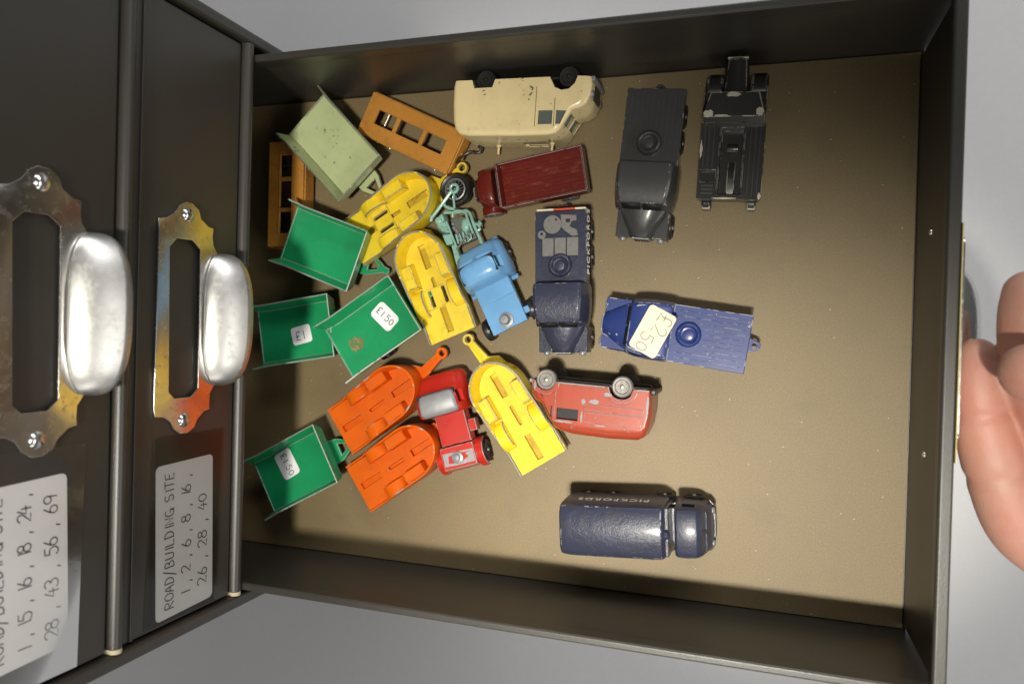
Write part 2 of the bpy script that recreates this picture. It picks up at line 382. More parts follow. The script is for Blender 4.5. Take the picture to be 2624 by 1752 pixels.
# ------------------------------------------------------------------ the setting: grey floor far below
fl = build('floor', MB().box(-1600, 1600, -1500, 1600, -420, -400), FLOORM, bev=0); fl['kind'] = 'structure'; fl['label'] = 'plain grey floor covering under the cabinet'

# ------------------------------------------------------------------ cabinet
XF = -284.0                       # plane of the drawer fronts
cab = thing('filing_cabinet', 'dark enamelled steel multi-drawer cabinet holding the tray and two closed drawers', 'cabinet', (-420, 121, -400))
def W(mb): return mb.xf(Matrix.Translation((420, -121, 400)))   # cabinet parts are written in world mm
build('side_panel', W(MB().box(-640, -281.5, 245.8, 251.5, -400, 265)), ENAMEL, cab, bev=1.6, seg=3)
build('side_panel', W(MB().box(-640, -281.5, -9.5, -3.6, -400, 265)), ENAMEL, cab, bev=1.6, seg=3)
build('back_panel', W(MB().box(-642, -640, -9.5, 251.5, -400, 265)), ENAMEL, cab, bev=.4)
build('top_panel', W(MB().box(-642, -281.5, -9.5, 251.5, 265, 271)), ENAMEL, cab, bev=1)
def rail(z):
    prof = [(-300, z - 2.6), (-284, z - 2.6)] + [(-284 + 3.4 * math.cos(R(a)), z + 2.6 * math.sin(R(a))) for a in range(-80, 81, 20)] + [(-284, z + 2.6), (-300, z + 2.6)]
    r_ = build('rail', W(MB().prism(prof, -1.6, 245.7, 'y')), RAILM, cab, bev=.3)
    build('rail_end', W(MB().prism(prof, -3.5, -1.65, 'y')), WORN, r_, bev=.3)
for z in (63.4, 130.2, 197): rail(z)
build('upper_drawer_front', W(MB().box(-300, -285, -2.5, 244.5, 200.6, 262)), ENAMEL, cab, bev=.6)
for i in range(5):                # closed drawers further down, hidden under the tray
    z = -70 - 67 * i
    if z > -390: build('lower_drawer_front', W(MB().box(-300, -285, -2.5, 244.5, max(z, -398), z + 63)), ENAMEL, cab, bev=.6)

def shell_pull(parent, oz, dx=0.0):
    """plated label holder with a shell finger pull; oz = height of the lower rivet line shift, dx = depth shift"""
    T = lambda mb: mb.xf(Matrix.Translation((dx, 0, oz)))
    def yz(p): return [(y, z) for y, z in p]
    hole = yz([(91.5, 107.7), (88.8, 104.7), (88.8, 95.6), (92.3, 91.4), (149.7, 91.9), (153, 96.6), (152.8, 105), (149, 109)])
    left = [(93.3, 80.2), (89.5, 83.2), (85.5, 83.4), (82.6, 83.2), (82.0, 86.4), (79.0, 90.4), (75.6, 92.2), (73.9, 96), (74.0, 100), (76.2, 103.6), (79.5, 105.8), (81.4, 109), (82.0, 113.6), (85.9, 114.4)]
    right = [(155.6, 114.6), (159.6, 114.2), (160.6, 109.6), (163.4, 105.4), (166.4, 103.4), (168.4, 100), (168.3, 96), (166.3, 92.2), (162.8, 90.8), (160.2, 86.6), (159.8, 83.3), (156, 83.6), (152.4, 83), (149.1, 80.4)]
    base = [(149.1 - 55.8 * i / 12, 79.6 + 9.4 * math.sin(math.pi * i / 12) ** .7) for i in range(13)]
    mb = MB().plate(left + right + base[1:-1], [hole], 0, .9)
    # (y, z, out) -> world x out of the panel
    mb.v = [(XF + .2 + o + (.9 if 86 < y < 156 and z > 90.5 else 0), y, z) for y, z, o in mb.v]
    plate = build('label_holder', T(mb), CHROME, parent, bev=.22, sharp=50)
    n, m = 34, 10; rings = []
    for j in range(m + 1):
        q = j / m; ring = []
        for i in range(n + 1):
            c = -math.cos(math.pi * i / n); r = (1 - abs(c) ** 2.7) ** (1 / 2.7)
            ring.append((XF + 1.0 + 14.4 * r * q ** .86, 121.2 - 28.2 * c, 78.4 + 10.6 * r * (1 - q ** 1.9) - 4.0 * r * q))
        rings.append(ring)
    build('finger_pull', T(MB().loft(rings, cap=False, close=False)), SATIN, parent, bev=0, solid=.6, sharp=60)
    for y in (79.6, 163.2):
        build('rivet', T(MB().lathe([(3.1, .4), (3.0, 1.3), (2.4, 2.2), (1.3, 2.8), (.01, 3.0)], (XF, y, 98.4), 'x', 20)), CHROME, parent, bev=0, sharp=60)

def closed_drawer(name, label, z0):
    d = thing(name, label, 'drawer', (0, 0, 0), group='closed drawers of the cabinet')
    build('front_panel', MB().box(XF - 14, XF, -2.6, 244.6, z0 + 3.6, z0 + 63.2), ENAMEL, d, bev=.7, seg=3)
    build('drawer_body', MB().box(-630, XF - 14.3, -1.5, 243.5, z0 + 5, z0 + 58), ENAMEL, d, bev=.4)
    build('front_flange', MB().box(XF - 8, XF + .9, -2.4, 244.4, z0 + 58.6, z0 + 60.0), ENAMEL, d, bev=.4)
    return d
d1 = closed_drawer('drawer', 'closed drawer just above the open tray, label reading 26, 28, 40', 63.4)
shell_pull(d1, 0)
d2 = closed_drawer('drawer', 'upper closed drawer whose label reads 15, 16, 18, 24, 28, 43, 56, 69', 130.2)
shell_pull(d2, 65.6)
def wall_label(parent, ys, zs, rot, lines):
    """paper label and its tape on a drawer front (faces +x); rot leans it a little"""
    yc, zc = sum(ys) / 2, sum(zs) / 2; M_ = Matrix.Translation((0, yc, zc)) @ Matrix.Rotation(R(rot), 4, 'X')
    hw, hh = (ys[1] - ys[0]) / 2, (zs[1] - zs[0]) / 2
    pl = MB().plate(rrect(-hw, hw, -hh, hh, 2.2), [], 0, .12); pl.v = [(XF + .08 + o, y, z) for y, z, o in pl.v]
    p = build('label_sticker', pl.xf(M_), PAPER, parent, bev=0)
    for text, u0, v0, h, sp in lines:
        o_ = M_ @ Vector((XF + .22, -hw + u0, hh - v0)); u = M_.to_3x3() @ Vector((0, 1, 0)); v = M_.to_3x3() @ Vector((0, 0, 1))
        lettering('handwriting', text, o_, u, v, h, .42, INK, p, space=sp)
    return p
wall_label(d1, (.2, 62.6), (78.6, 110.9), 1.6, [('ROAD/BUILDING SITE', 3.5, 9.6, 4.8, .70), ('1 , 2 , 6 , 8 , 16 ,', 6, 19.0, 5.2, .58), ('26 , 28 , 40', 7.5, 28.6, 5.4, .70)])
wall_label(d2, (6.6, 66.3), (150.6, 183), 2.0, [('ROAD/BUILDING SITE', 3.5, 9.2, 4.7, .68), ('1 , 15 , 16 , 18 , 24 ,', 4, 18.8, 4.8, .56), ('28 , 43 , 56 , 69', 4.5, 28.6, 5.1, .64)])
def tape(parent, pts):
    mb = MB(); n = len(pts); mb.add([(XF + .34, y, z) for y, z in pts], [tuple(range(n))])
    return build('clear_tape', mb, TAPE, parent, bev=0)
tape(d1, [(73.4, 73.2), (73.8, 112.6), (70.5, 113.5), (-1.6, 116), (-2.2, 75.5)])
tape(d2, [(76, 144.5), (76.4, 188), (-1.2, 189), (-2.0, 146)])

# ------------------------------------------------------------------ pulled-out tray
H = 61.0
tray = thing('drawer', 'open dark steel tray drawer pulled out of the cabinet with toy vehicles inside', 'drawer', (0, 0, 0))
XB = -372.0
build('floor_pan', MB().box(XB, 1.2, -1.4, 241.4, -2.6, -.9), ENAMEL, tray, bev=.3)
# side walls with a folded hem along the top, leaning a hair inward
def side(y, s):
    prof = [(y, -.9), (y, H - 8.8), (y - s * .9, H - 8.2), (y - s * 1.7, H - .6), (y - s * .9, H), (y + s * 1.5, H), (y + s * 1.9, H - .8), (y + s * 1.5, -.9)]
    build('side_wall', MB().prism(prof, XB, 3.0, 'x'), ENAMEL, tray, bev=.45, seg=2, sharp=30)
side(240, 1); side(0, -1)
prof = [(0, -.9), (0, H - 8.8), (-.8, H - 8.2), (-1.4, H - .6), (-.6, H), (2.9, H), (3.3, H - .8), (3.0, -2.6), (1.3, -2.6)]
build('front_wall', MB().prism(prof, 1.9, 238.1, 'y'), ENAMEL, tray, bev=.45, sharp=30)
build('back_wall', MB().box(XB - 1.2, XB, -1.4, 241.4, -2.6, H - 4), ENAMEL, tray, bev=.3)
for y, z in ((161.0, 29.6), (77.4, 30.6)):
    b = MB().lathe([(1.3, 0), (1.2, -.5), (.6, -.9), (.01, -1.0)], (.1, y, z), 'x', 14)
    build('rivet', b, CHROME, tray, bev=0)
# the tray's own label holder on its outer front, with a yellow card in it
hold = MB().plate(rrect(86, 156, 30, 58.5, 3), [rrect(91, 151, 35, 53, 2)], 0, .9); hold.v = [(4.1 + o, y, z) for y, z, o in hold.v]
build('label_holder', hold, CHROME, tray, bev=.2)
rings = []
for j in range(9):
    t = math.pi / 2 * j / 8
    rings.append([(5 + 13 * (1 - abs(c_) ** 2.7) ** .37 * math.sin(t), 121 - 28 * c_, 25 + 9 * (1 - abs(c_) ** 2.7) ** .37 * math.cos(t)) for c_ in [-math.cos(math.pi * i / 24) for i in range(25)]])
build('finger_pull', MB().loft(rings, cap=False, close=False), CHROME, tray, bev=0, solid=.8, sharp=60)
build('index_card', MB().box(3.42, 3.75, 79, 160, 34, H + .3), CARD, tray, bev=0)
ln = build('board_liner', MB().box(-366, -.4, .35, 239.6, -.8, 0), LINER, None, bev=.2)
ln['label'] = 'brown speckled board liner lying on the tray floor under the toys'; ln['category'] = 'liner'
sp_ = build('dark_scrap', MB().prism([(-3, -6), (6, -4), (5, 3), (2, 8), (-4, 5), (-6, 0)], 0, .5), BASEPLATE, None, bev=0)
sp_.location = (-.214, .545, -.3999); sp_['label'] = 'tiny dark scrap lying on the grey floor beyond the tray'; sp_['category'] = 'scrap'

# ------------------------------------------------------------------ toy parts used by several toys
def wheel(parent, x, y, z, r=5.2, w=4.0, tyre=RUBBER, hub=None, side=1, name='wheel'):
    """ribbed toy wheel on its axle stub; side +1 faces +y"""
    h = w / 2
    o = build(name, MB().lathe([(.01, -h), (r * .8, -h), (r * .97, -h * .8), (r, -h * .3), (r, h * .3), (r * .97, h * .75), (r * .86, h), (r * .70, h * .98), (r * .62, h * .72), (r * .40, h * .70), (.01, h * .72)], (0, 0, 0), 'y', 26), tyre, parent, bev=0, sharp=35)
    o.location = (x * MM, y * MM, z * MM)
    if side < 0: o.rotation_euler = (0, 0, math.pi)
    build('axle_end', MB().lathe([(1.0, 0), (1.0, h * .95), (.7, h * 1.15), (.01, h * 1.2)], (0, 0, 0), 'y', 10), hub or AXLE, o, bev=0)
    return o
def axle(parent, x, z, y0, y1): build('axle', MB().lathe([(.6, y0), (.6, y1)], (x, 0, z), 'y', 8), AXLE, parent, bev=0)
def sticker(parent, wpts, z, text_lines, mat=PAPER, ink=INK, r=1.6, w=.38):
    """paper price label; wpts = centre, half sizes, angle of the reading direction in the parent's frame"""
    (cx, cy), hw, hh, ang = wpts
    M_ = Matrix.Translation((cx, cy, z)) @ Matrix.Rotation(R(ang), 4, 'Z')
    s = build('price_sticker', MB().plate(rrect(-hw, hw, -hh, hh, r), [], 0, .14).xf(M_), mat, parent, bev=0)
    for text, u0, v0, h in text_lines:
        lettering('handwriting', text, M_ @ Vector((u0, v0, .16)), M_.to_3x3() @ Vector((1, 0, 0)), M_.to_3x3() @ Vector((0, 1, 0)), h, w, ink, s, space=.8)
    return s
def to_local(root, wx, wy, wz=0):
    m = Matrix.LocRotScale(root.location, root.rotation_euler, None)
    p = m.inverted() @ Vector((wx * MM, wy * MM, wz * MM)); return p / MM

# ------------------------------------------------------------------ tipping trailers
def tipper(label, loc, rz, mat, L=46, group=None, pitch=0, roll=0):
    t = thing('tipping_trailer', label, 'toy trailer', loc, group=group, rot=tilt(rz, pitch, roll))
    a, b = -L / 2, L / 2
    zf, zr = 9.6, 18.2; wf, wr = 13.7, 15.9
    P = lambda x, y, z: (x, y, z)
    fl_ = [P(a + 8, -wf, zf), P(b - 1.6, -wf, zf), P(b - 1.6, wf, zf), P(a + 8, wf, zf)]
    ramp0, ramp1 = P(a + .4, -wf - .4, zf + 1.5), P(a + .4, wf + .4, zf + 1.5)
    rimL = [P(a - 1.6, wr + .6, zr + .3), P(a + 8, wr, zr), P(b, wr, zr)]; rimR = [P(x, -y, z) for x, y, z in rimL]
    q = [fl_, [ramp0, fl_[0], fl_[3], ramp1],
         [fl_[3], fl_[2], rimL[2], rimL[1]], [ramp1, fl_[3], rimL[1], rimL[0]],
         [fl_[0], fl_[1], rimR[2], rimR[1]], [ramp0, fl_[0], rimR[1], rimR[0]],
         [fl_[1], fl_[2], rimL[2], rimR[2]]]
    body = build('tipper_body', MB().sheet(q), mat, t, bev=.18, solid=.85, sharp=25)
    build('rear_lip', MB().box(a + .1, a + 1.0, -wf - .5, wf + .5, zf + 1.1, zf + 2.0), mat, body, bev=.3)
    ch = build('chassis', MB().box(a + 14, b - 4, -5, 5, 4.2, 9.0).box(b - 16, b - 3, -11, 11, 6.6, 9.1), mat, t, bev=.4)
    build('drawbar', MB().plate([(b - 4, -6.5), (b + 1, -6), (b + 9.5, -1.8), (b + 12, -1.6), (b + 12.8, 0), (b + 12, 1.6), (b + 9.5, 1.8), (b + 1, 6), (b - 4, 6.5)], [[(b + 1, -3), (b + 6, -1), (b + 6, 1), (b + 1, 3)]], 4.0, 5.6), mat, t, bev=.35)
    axle(t, -3, 3.9, -14, 14)
    for s in (1, -1): wheel(t, -3, s * 12.2, 3.9, 3.9, 3.2, side=s)
    return t
GT = 'green tipping trailers'
tp = tipper('pale green paint-flecked tipping trailer beside the tan trailers', (-269.2, 211.6, 1.6), -45.8, PALE, 48, 'tipping trailers', pitch=4)
g2 = tipper('empty bright green tipping trailer without a sticker, beside the yellow trailers', (-273.6, 160.4, 1.6), -20.0, GREEN, 45, 'tipping trailers', pitch=4)
g3 = tipper('dark green tipping trailer with a £1 sticker, lower of the overlapping two', (-289.6, 116.6, -1.2), 9.5, GREEN, 47.5, 'tipping trailers')
g4 = tipper('green tipping trailer with a £1.50 sticker and rusty patch, lying over another', (-243.2, 118.4, 4.2), 35.2, GREEN, 45.0, 'tipping trailers', pitch=5.0)
g5 = tipper('green tipping trailer with a £1.50 sticker beside the orange trailers', (-287.2, 44.6, 0), 28.5, GREEN, 46.5, 'tipping trailers')
def rust_mat():
    k = NT('rusty_smear'); v, raw = k.coord(); tr = k.n('ShaderNodeBsdfTransparent'); mx = k.n('ShaderNodeMixShader')
    k.set(**{'Base Color': k.mix(k.noise(raw, 500, 4), (.30, .17, .05), (.27, .29, .13)), 'Roughness': .7})
    k.l(k.step(k.noise(raw, 330, 6, .75), .38, .62), mx.inputs[0]); k.l(tr.outputs[0], mx.inputs[1]); k.l(k.b.outputs[0], mx.inputs[2]); k.l(mx.outputs[0], k.out.inputs[0])
    return k.m
RUST = rust_mat()
def at_floor(root, wx, wy, z): p = to_local(root, wx, wy, z); return (p.x, p.y)
sticker(g3, (at_floor(g3, -288.2, 115.0, 8), 5.9, 4.7, 6), 10.1, [('£1', -3.4, -2.4, 4.6)])
sticker(g4, (at_floor(g4, -237.2, 125.4, 14), 6.9, 4.7, -76), 10.1, [('£1.50', -5.3, -1.4, 3.4)], r=2.2)
sticker(g5, (at_floor(g5, -294.2, 46.9, 8), 7.3, 5.4, -86), 10.1, [('£1.50', -5.6, -1.6, 3.7)], r=2.0)
pt = at_floor(g4, -252, 111, 14)
rp = [(pt[0] + (4.6 + 2.4 * noise.noise(Vector((3 * math.cos(t), 3 * math.sin(t), 4)))) * math.cos(t), pt[1] + (3.4 + 2.2 * noise.noise(Vector((3 * math.cos(t), 3 * math.sin(t), 9)))) * math.sin(t)) for t in [2 * math.pi * i / 26 for i in range(26)]]
build('rust_patch', MB().plate(rp, [], 10.05, 10.16), RUST, g4, bev=0)

# ------------------------------------------------------------------ tan trailers: hollow decks with three openings
def tan_trailer(label, loc, rz):
    t = thing('flatbed_trailer', label, 'toy trailer', loc, rz, 'tan open-deck trailers')
    L, Wd, zt, zb = 27.5, 10.6, 11.4, 2.4
    holes = [[(x0, -3.6), (x1, -3.6), (x1, 3.6), (x0, 3.6)] for x0, x1 in ((-20.6, -9.3), (-7.2, 6.8), (8.9, 20.4))]
    build('deck', MB().plate([(-L, -Wd), (L, -Wd), (L, Wd), (-L, Wd)], holes, zt - 1.4, zt), TAN, t, bev=.2)
    mb = MB()
    for s in (-1, 1): mb.box(-L, L, s * Wd - .6, s * Wd + .6, zb, zt - 1.3)
    for s in (-1, 1): mb.box(s * L - .6, s * L + .6, -Wd + .6, Wd - .6, zb, zt - 1.3)
    build('skirt', mb, TAN, t, bev=.25)
    f = MB()
    for y in (-3.9, 3.9): f.box(-21.5, 21.5, y - .25, y + .25, zt - .02, zt + .22)
    build('deck_rib', f, TAN, t, bev=.08)
    for x in (-19, -11, 17):
        axle(t, x, 3.2, -11.5, 11.5)
        for s in (1, -1): wheel(t, x, s * 8.4, 3.2, 3.2, 2.4, side=s)
    build('rear_lug', MB().box(-L - 1.8, -L - .4, -2, 2, 4, 6), ZINC, t, bev=.3)
    build('coupling_lug', MB().box(L + .4, L + 2.4, -1.8, 1.8, 5.0, 6.4), TAN, t, bev=.3)
    return t
k1 = tan_trailer('tan open-deck trailer with a wire tow hook, against the cream van', (-227.6, 216.9, 0), -25.3)
p_ = [to_local(k1, *q) for q in ((-203.5, 201.0, 7.6), (-202.2, 203.2, 7.2), (-200.5, 205.3, 6.0), (-197, 206.9, 5.6), (-194.6, 206.2, 5.4), (-192.4, 206.4, 5.2), (-191.6, 208.2, 5.2), (-193.0, 209.6, 5.4))]
build('tow_hook', MB().tube(p_, .75, 8), BASEPLATE, k1, bev=0)
k2 = tan_trailer('tan open-deck trailer in the shade beside the pale green trailer', (-298.4, 188.6, 0), 90.3)

# ------------------------------------------------------------------ round-nosed plant trailers
def plant_trailer(label, loc, rz, mat, slots, swing, group, bar=16.5, bend=0.0, roll=0, pitch=0):
    t = thing('plant_trailer', label, 'toy trailer', loc, group=group, rot=tilt(rz, pitch, roll))
    Lg, w, zf = 54.0, 13.4, 7.6
    def outline(o):
        a = w - o; pts = [(0, a), (6, a), (11, a), (14, a), (20, a), (26, a), (32, a), (38, a)]
        pts += [(Lg - 16 + (16 - o) * math.cos(R(g)), a * math.sin(R(g))) for g in range(80, -81, -8)]
        pts += [(x, -y) for x, y in reversed(pts[:8])]
        return pts
    def rim(x):
        if x < 12: return zf + .35
        if x < 14.5: return zf + .35 + (x - 12) / 2.5 * 2.6
        return zf + 2.95 + min(1, (x - 14.5) / 30) ** .9 * 6.6
    o0, i1, i2 = outline(0), outline(.95), outline(2.2)
    sk = [(x, y, 3.4) for x, y in outline(.5)]
    top_o = [(x, y, rim(x)) for x, y in o0]; top_i = [(x, y, rim(x)) for x, y in i1]; bot_i = [(*(i2[k] if x > 14 else i1[k]), zf - .05) for k, (x, y) in enumerate(i1)]
    mid_o = [(x, y, 5.2) for x, y in o0]
    body = build('tub_wall', MB().loft([sk, mid_o, top_o, top_i, bot_i], cap=False, close=False), YELLOWW if mat is YELLOW else ORANGEW, t, bev=.22, sharp=38)
    for p in body.data.polygons:
        if p.normal.z > .8 and p.center.z > (zf + .3) * MM: p.material_index = 1
    fo = [(x, y * .985) for x, y in i1]
    rec = [[(2.6, -1.7), (15.4, -1.7), (15.4, 1.7), (2.6, 1.7)], rrect(20.6, 31.2, -.95, .95, .9, 4), [(36.0, -1.7), (48.4, -1.7), (48.4, 1.7), (36.0, 1.7)]]
    if slots: rec += [rrect(16.6, 25.2, s * 3.7 - .85, s * 3.7 + .85, .7, 3) for s in (1, -1)]
    fl2 = build('deck', MB().plate(fo, rec, zf - 2.0, zf), mat, t, bev=.1)
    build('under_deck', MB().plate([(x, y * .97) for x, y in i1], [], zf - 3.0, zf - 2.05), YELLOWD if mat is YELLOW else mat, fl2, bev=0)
    if slots:
        for s in (1, -1): build('axle_slot', MB().plate(rrect(16.6, 25.2, s * 3.7 - .85, s * 3.7 + .85, .7, 3), [], zf - 2.0, zf - 1.2), BLACK, fl2, bev=0)
        build('raised_band', MB().plate([(15.9, -9), (26, -9), (26, 9), (15.9, 9)], [rrect(16.6, 25.2, s * 3.7 - .85, s * 3.7 + .85, .7, 3) for s in (1, -1)], zf - .2, zf + .55), mat, fl2, bev=.2)
    for s in (1, -1):
        y0, y1 = (6.6, 12.4) if s > 0 else (-12.4, -6.6)
        bl = build('side_block', MB().frus((27.6, 40.6, y0, y1, zf - .2), (28.4, 40.0, y0 + .3, y1 - .1, zf + 5.2)), mat, t, bev=.3)
        build('block_lid', MB().box(28.9, 39.6, y0 + .9, y1 - .7, zf + 5.1, zf + 5.55), mat, bl, bev=.12)
        prof = [(12.6, zf - .3), (13.2, zf + .6)] + [(20 + 6.7 * math.cos(R(g)), zf + .3 + 4.3 * math.sin(R(g))) for g in range(165, 14, -15)] + [(27.0, zf + .6), (27.4, zf - .3)]
        build('wheel_arch', MB().prism(prof, s * 7.0, s * 13.2, 'y'), YELLOWW if mat is YELLOW else ORANGEW, t, bev=1.5, seg=4, sharp=50)
    d0 = Lg - 1.5; sw = R(swing)
    def dp(x, y): c, s_ = math.cos(sw), math.sin(sw); return (d0 + x * c - y * s_, x * s_ + y * c)
    ring = [dp(bar + 3.0 * math.cos(R(g)), 3.0 * math.sin(R(g))) for g in range(-140, 141, 20)]
    hole = [dp(bar + 1.5 * math.cos(R(g)), 1.5 * math.sin(R(g))) for g in range(0, 360, 30)]
    bar_o = [dp(-6, 8), dp(1.5, 7), dp(4.5, 2.7)][::-1]; bar_l = [dp(-6, -8), dp(1.5, -7), dp(4.5, -2.7)]
    db = build('drawbar', MB().plate(bar_l + ring + bar_o, [hole], 3.6, 5.6), YELLOWW if mat is YELLOW else ORANGEW, t, bev=.3)
    a_, b_ = dp(3, 0), dp(bar - 3.2, 0)
    build('drawbar_rib', MB().tube([(a_[0], a_[1], 5.7), (b_[0], b_[1], 5.7)], .55, 6, .6), mat, db, bev=0)
    axle(t, 20, 4.6, -13, 13)
    for s in (1, -1): wheel(t, 20, s * 11.0, 4.6, 4.6, 3.4, side=s)
    return t
YG, OG = 'yellow plant trailers', 'orange plant trailers'
y1 = plant_trailer('yellow round-nosed trailer with axle slots, partly under a green tipping trailer', (-259.6, 162.4, .8), 31.2, YELLOW, True, 4, YG)
y2 = plant_trailer('yellow round-nosed trailer with axle slots beside the light blue tractor', (-202.9, 116.6, 0), 112.8, YELLOW, True, 3, YG)
y3 = plant_trailer('yellow round-nosed trailer without axle slots, between red tractor and red van', (-154.6, 58.4, 1.6), 123.4, YELLOW, False, 9, YG, bar=17.4)
o1 = plant_trailer('orange round-nosed trailer with its drawbar showing, under the green tipper corner', (-264.2, 65.4, .6), 35.2, ORANGE, False, 11, OG, bar=17)
o2 = plant_trailer('orange round-nosed trailer wedged against the rear of the red tractor', (-253.0, 36.8, 0), 35.0, ORANGE, False, 2, OG)
# red transfer letters on the outer nose of the third yellow trailer
for i, ch in enumerate('SO'):
    g = R(-38 - 16 * i); cx, cy = 38 + 16.1 * math.cos(g), 13.5 * math.sin(g); tx = Vector((16 * math.sin(g), -13.4 * math.cos(g), 0)).normalized()
    lettering('transfer_letter', ch, Vector((cx, cy, 8.2)), tx, (0, 0, 1), 5.0, .9, REDINK, y3, lift=.15)

# ------------------------------------------------------------------ six-wheeled prime movers
def prime_mover(label, loc, rz, mat, L=65.0, Wd=25.0, group='prime mover tractors', ribs=True, spare=(-6.5, 0)):
    t = thing('prime_mover', label, 'toy truck', loc, rz, group)
    k = L / 65.0; hw = Wd / 2; a = -32.5 * k
    # load bed, sides slightly tucked in towards the ground
    bed = build('load_bed', MB().frus((a + .4, 3 * k, -hw + 1.2, hw - 1.2, 8.5), (a, 1.2 * k, -hw, hw, 20.0)), mat, t, bev=.35)
    if ribs:
        for i in range(10):
            y = -hw + 2.4 + i * (Wd - 4.8) / 9
            build('bed_rib', MB().box(a + 2.2, -13.5 * k if abs(y - spare[1]) < 6 else -2 * k, y - .22, y + .22, 19.9, 20.22), SLATERIB if mat is SLATE else mat, bed, bev=.08)
    # cab: waisted, leaning roof edge, rounded front corners
    rings = []
    for x, wt, wb_, zt in ((1.0, 11.2, 12.9, 27.2), (3, 11.6, 13.2, 27.8), (9, 11.5, 13.3, 28.0), (15, 10.9, 12.9, 27.7), (18.6, 9.9, 12.3, 26.6), (20.4, 9.2, 11.8, 22.0)):
        f_ = hw / 12.5; x *= k; rings.append([(x, -wb_ * f_ + 1.2, 7), (x, -wb_ * f_, 14), (x, -wb_ * f_ + .1, 20), (x, -wt * f_, zt - .9), (x, -wt * f_ + 1.2, zt), (x, wt * f_ - 1.2, zt), (x, wt * f_, zt - .9), (x, wb_ * f_ - .1, 20), (x, wb_ * f_, 14), (x, wb_ * f_ - 1.2, 7)])
    cabo = build('cab', MB().loft(rings), mat, t, bev=.35, sharp=28)
    for s in (1, -1):
        build('windscreen', MB().add([(19.0 * k, s * .7, 26.0), (19.0 * k, s * 8.6, 25.7), (20.75 * k, s * 8.2, 22.0), (20.75 * k, s * .7, 22.2)], [(0, 1, 2, 3)]), BLACK, cabo, bev=0, solid=.3)
        build('door_window', MB().box(8 * k, 14.5 * k, s * (hw + .15) - .3, s * (hw + .15) + .1, 20.6, 24.6).xf(Matrix.Rotation(0, 4, 'X')), BLACK, cabo, bev=.1) if False else None
    # tapered bonnet
    rings = []
    for x, w1, w2, zt in ((19.5, 10.4, 11.0, 21.8), (24, 8.0, 9.4, 21.2), (28, 6.0, 7.4, 20.2), (31.6, 4.4, 5.2, 18.8), (32.5, 3.9, 4.7, 18.0)):
        x *= k; rings.append([(x, -w2, 9), (x, -w2, 15), (x, -w1, zt - 2.2), (x, -w1 * .72, zt - .6), (x, -w1 * .3, zt), (x, w1 * .3, zt), (x, w1 * .72, zt - .6), (x, w1, zt - 2.2), (x, w2, 15), (x, w2, 9)])
    build('bonnet', MB().loft(rings), mat, t, bev=.3, sharp=30)
    g = build('radiator_grille', MB().box(32.2 * k, 33.0 * k, -3.8, 3.8, 8.5, 17.2), ZINC, t, bev=.3)
    for y in (-2.6, -1.3, 0, 1.3, 2.6): build('grille_bar', MB().box(32.9 * k, 33.3 * k, y - .25, y + .25, 9.5, 16.6), BLACK, g, bev=0)
    for s in (1, -1):
        m = MB().prism([(19.6 * k, s * 9.5), (20.5 * k, s * 11.4), (32.4 * k, s * 11.3), (32.4 * k, s * 4.6)][::s], 14.0, 16.2, 'z').prism([(20.5 * k, s * 10.3), (20.5 * k, s * 11.4), (32.4 * k, s * 11.3), (32.4 * k, s * 10.2)][::s], 7.5, 14.2, 'z')
        fd = build('mudguard', m, mat, t, bev=.4)
        build('headlamp', MB().lathe([(.01, 0), (1.5, 0), (1.6, .8), (1.2, 1.4), (.01, 1.6)], (32.3 * k, s * 8.4, 12.6), 'x', 14), ZINC, fd, bev=0)
    sx, sy = spare
    sp = build('spare_wheel', MB().lathe([(.01, 20.0), (5.4, 20.0), (5.4, 21.6), (4.9, 22.6), (4.2, 22.9), (3.5, 22.5), (3.1, 21.3), (2.5, 21.2), (2.3, 21.8), (1.2, 22.0), (.01, 22.0)], (sx * k, sy, 0), 'z', 32), mat, t, bev=0, sharp=50)
    build('tow_ring', MB().plate([(a + 1, -3.2), (a - 1.5, -2.6), (a - 3.6, -2.0), (a - 4.6, -.8), (a - 4.6, .8), (a - 3.6, 2.0), (a - 1.5, 2.6), (a + 1, 3.2)], [[(a - 2.2 + 1.0 * math.cos(R(q)), 1.0 * math.sin(R(q))) for q in range(0, 360, 36)]], 9.4, 10.8), mat, t, bev=.3)
    for x in (25.5 * k, -12.5 * k, -24.5 * k):
        axle(t, x, 5.3, -11.5, 11.5)
        for s in (1, -1): wheel(t, x, s * (hw - 2.4), 5.3, 5.3, 3.8, side=s)
    build('baseplate', MB().box(a + 3, 30 * k, -7, 7, 5.6, 8.8), BASEPLATE, t, bev=.3)
    return t
def frame_on_side(x, z, s, y):   # matrix for type on a side face (s=+1 left side, reads front to rear)
    return Matrix(((-s, 0, 0, x), (0, 0, s, y), (0, 1, 0, z), (0, 0, 0, 1)))
pm1 = prime_mover('dark slate prime mover with bare ribbed bed beside the worn black truck', (-108.4, 194.2, 0), -95.2, SLATE, 64.5, 25.4, spare=(-8.5, -.5))
pm2 = prime_mover('navy prime mover with grey castings on its bed and a red and white tail strip', (-146.0, 142.5, 0), -88.2, NAVY, 64.0, 24.0, ribs=False, spare=(-7.4, 0))
typeset('side_lettering', 'PICKFORDS', WHITEINK, pm2, frame_on_side(-18, 16.2, 1, 12.0) @ Matrix.Rotation(R(-6), 4, 'X'), 4.6)
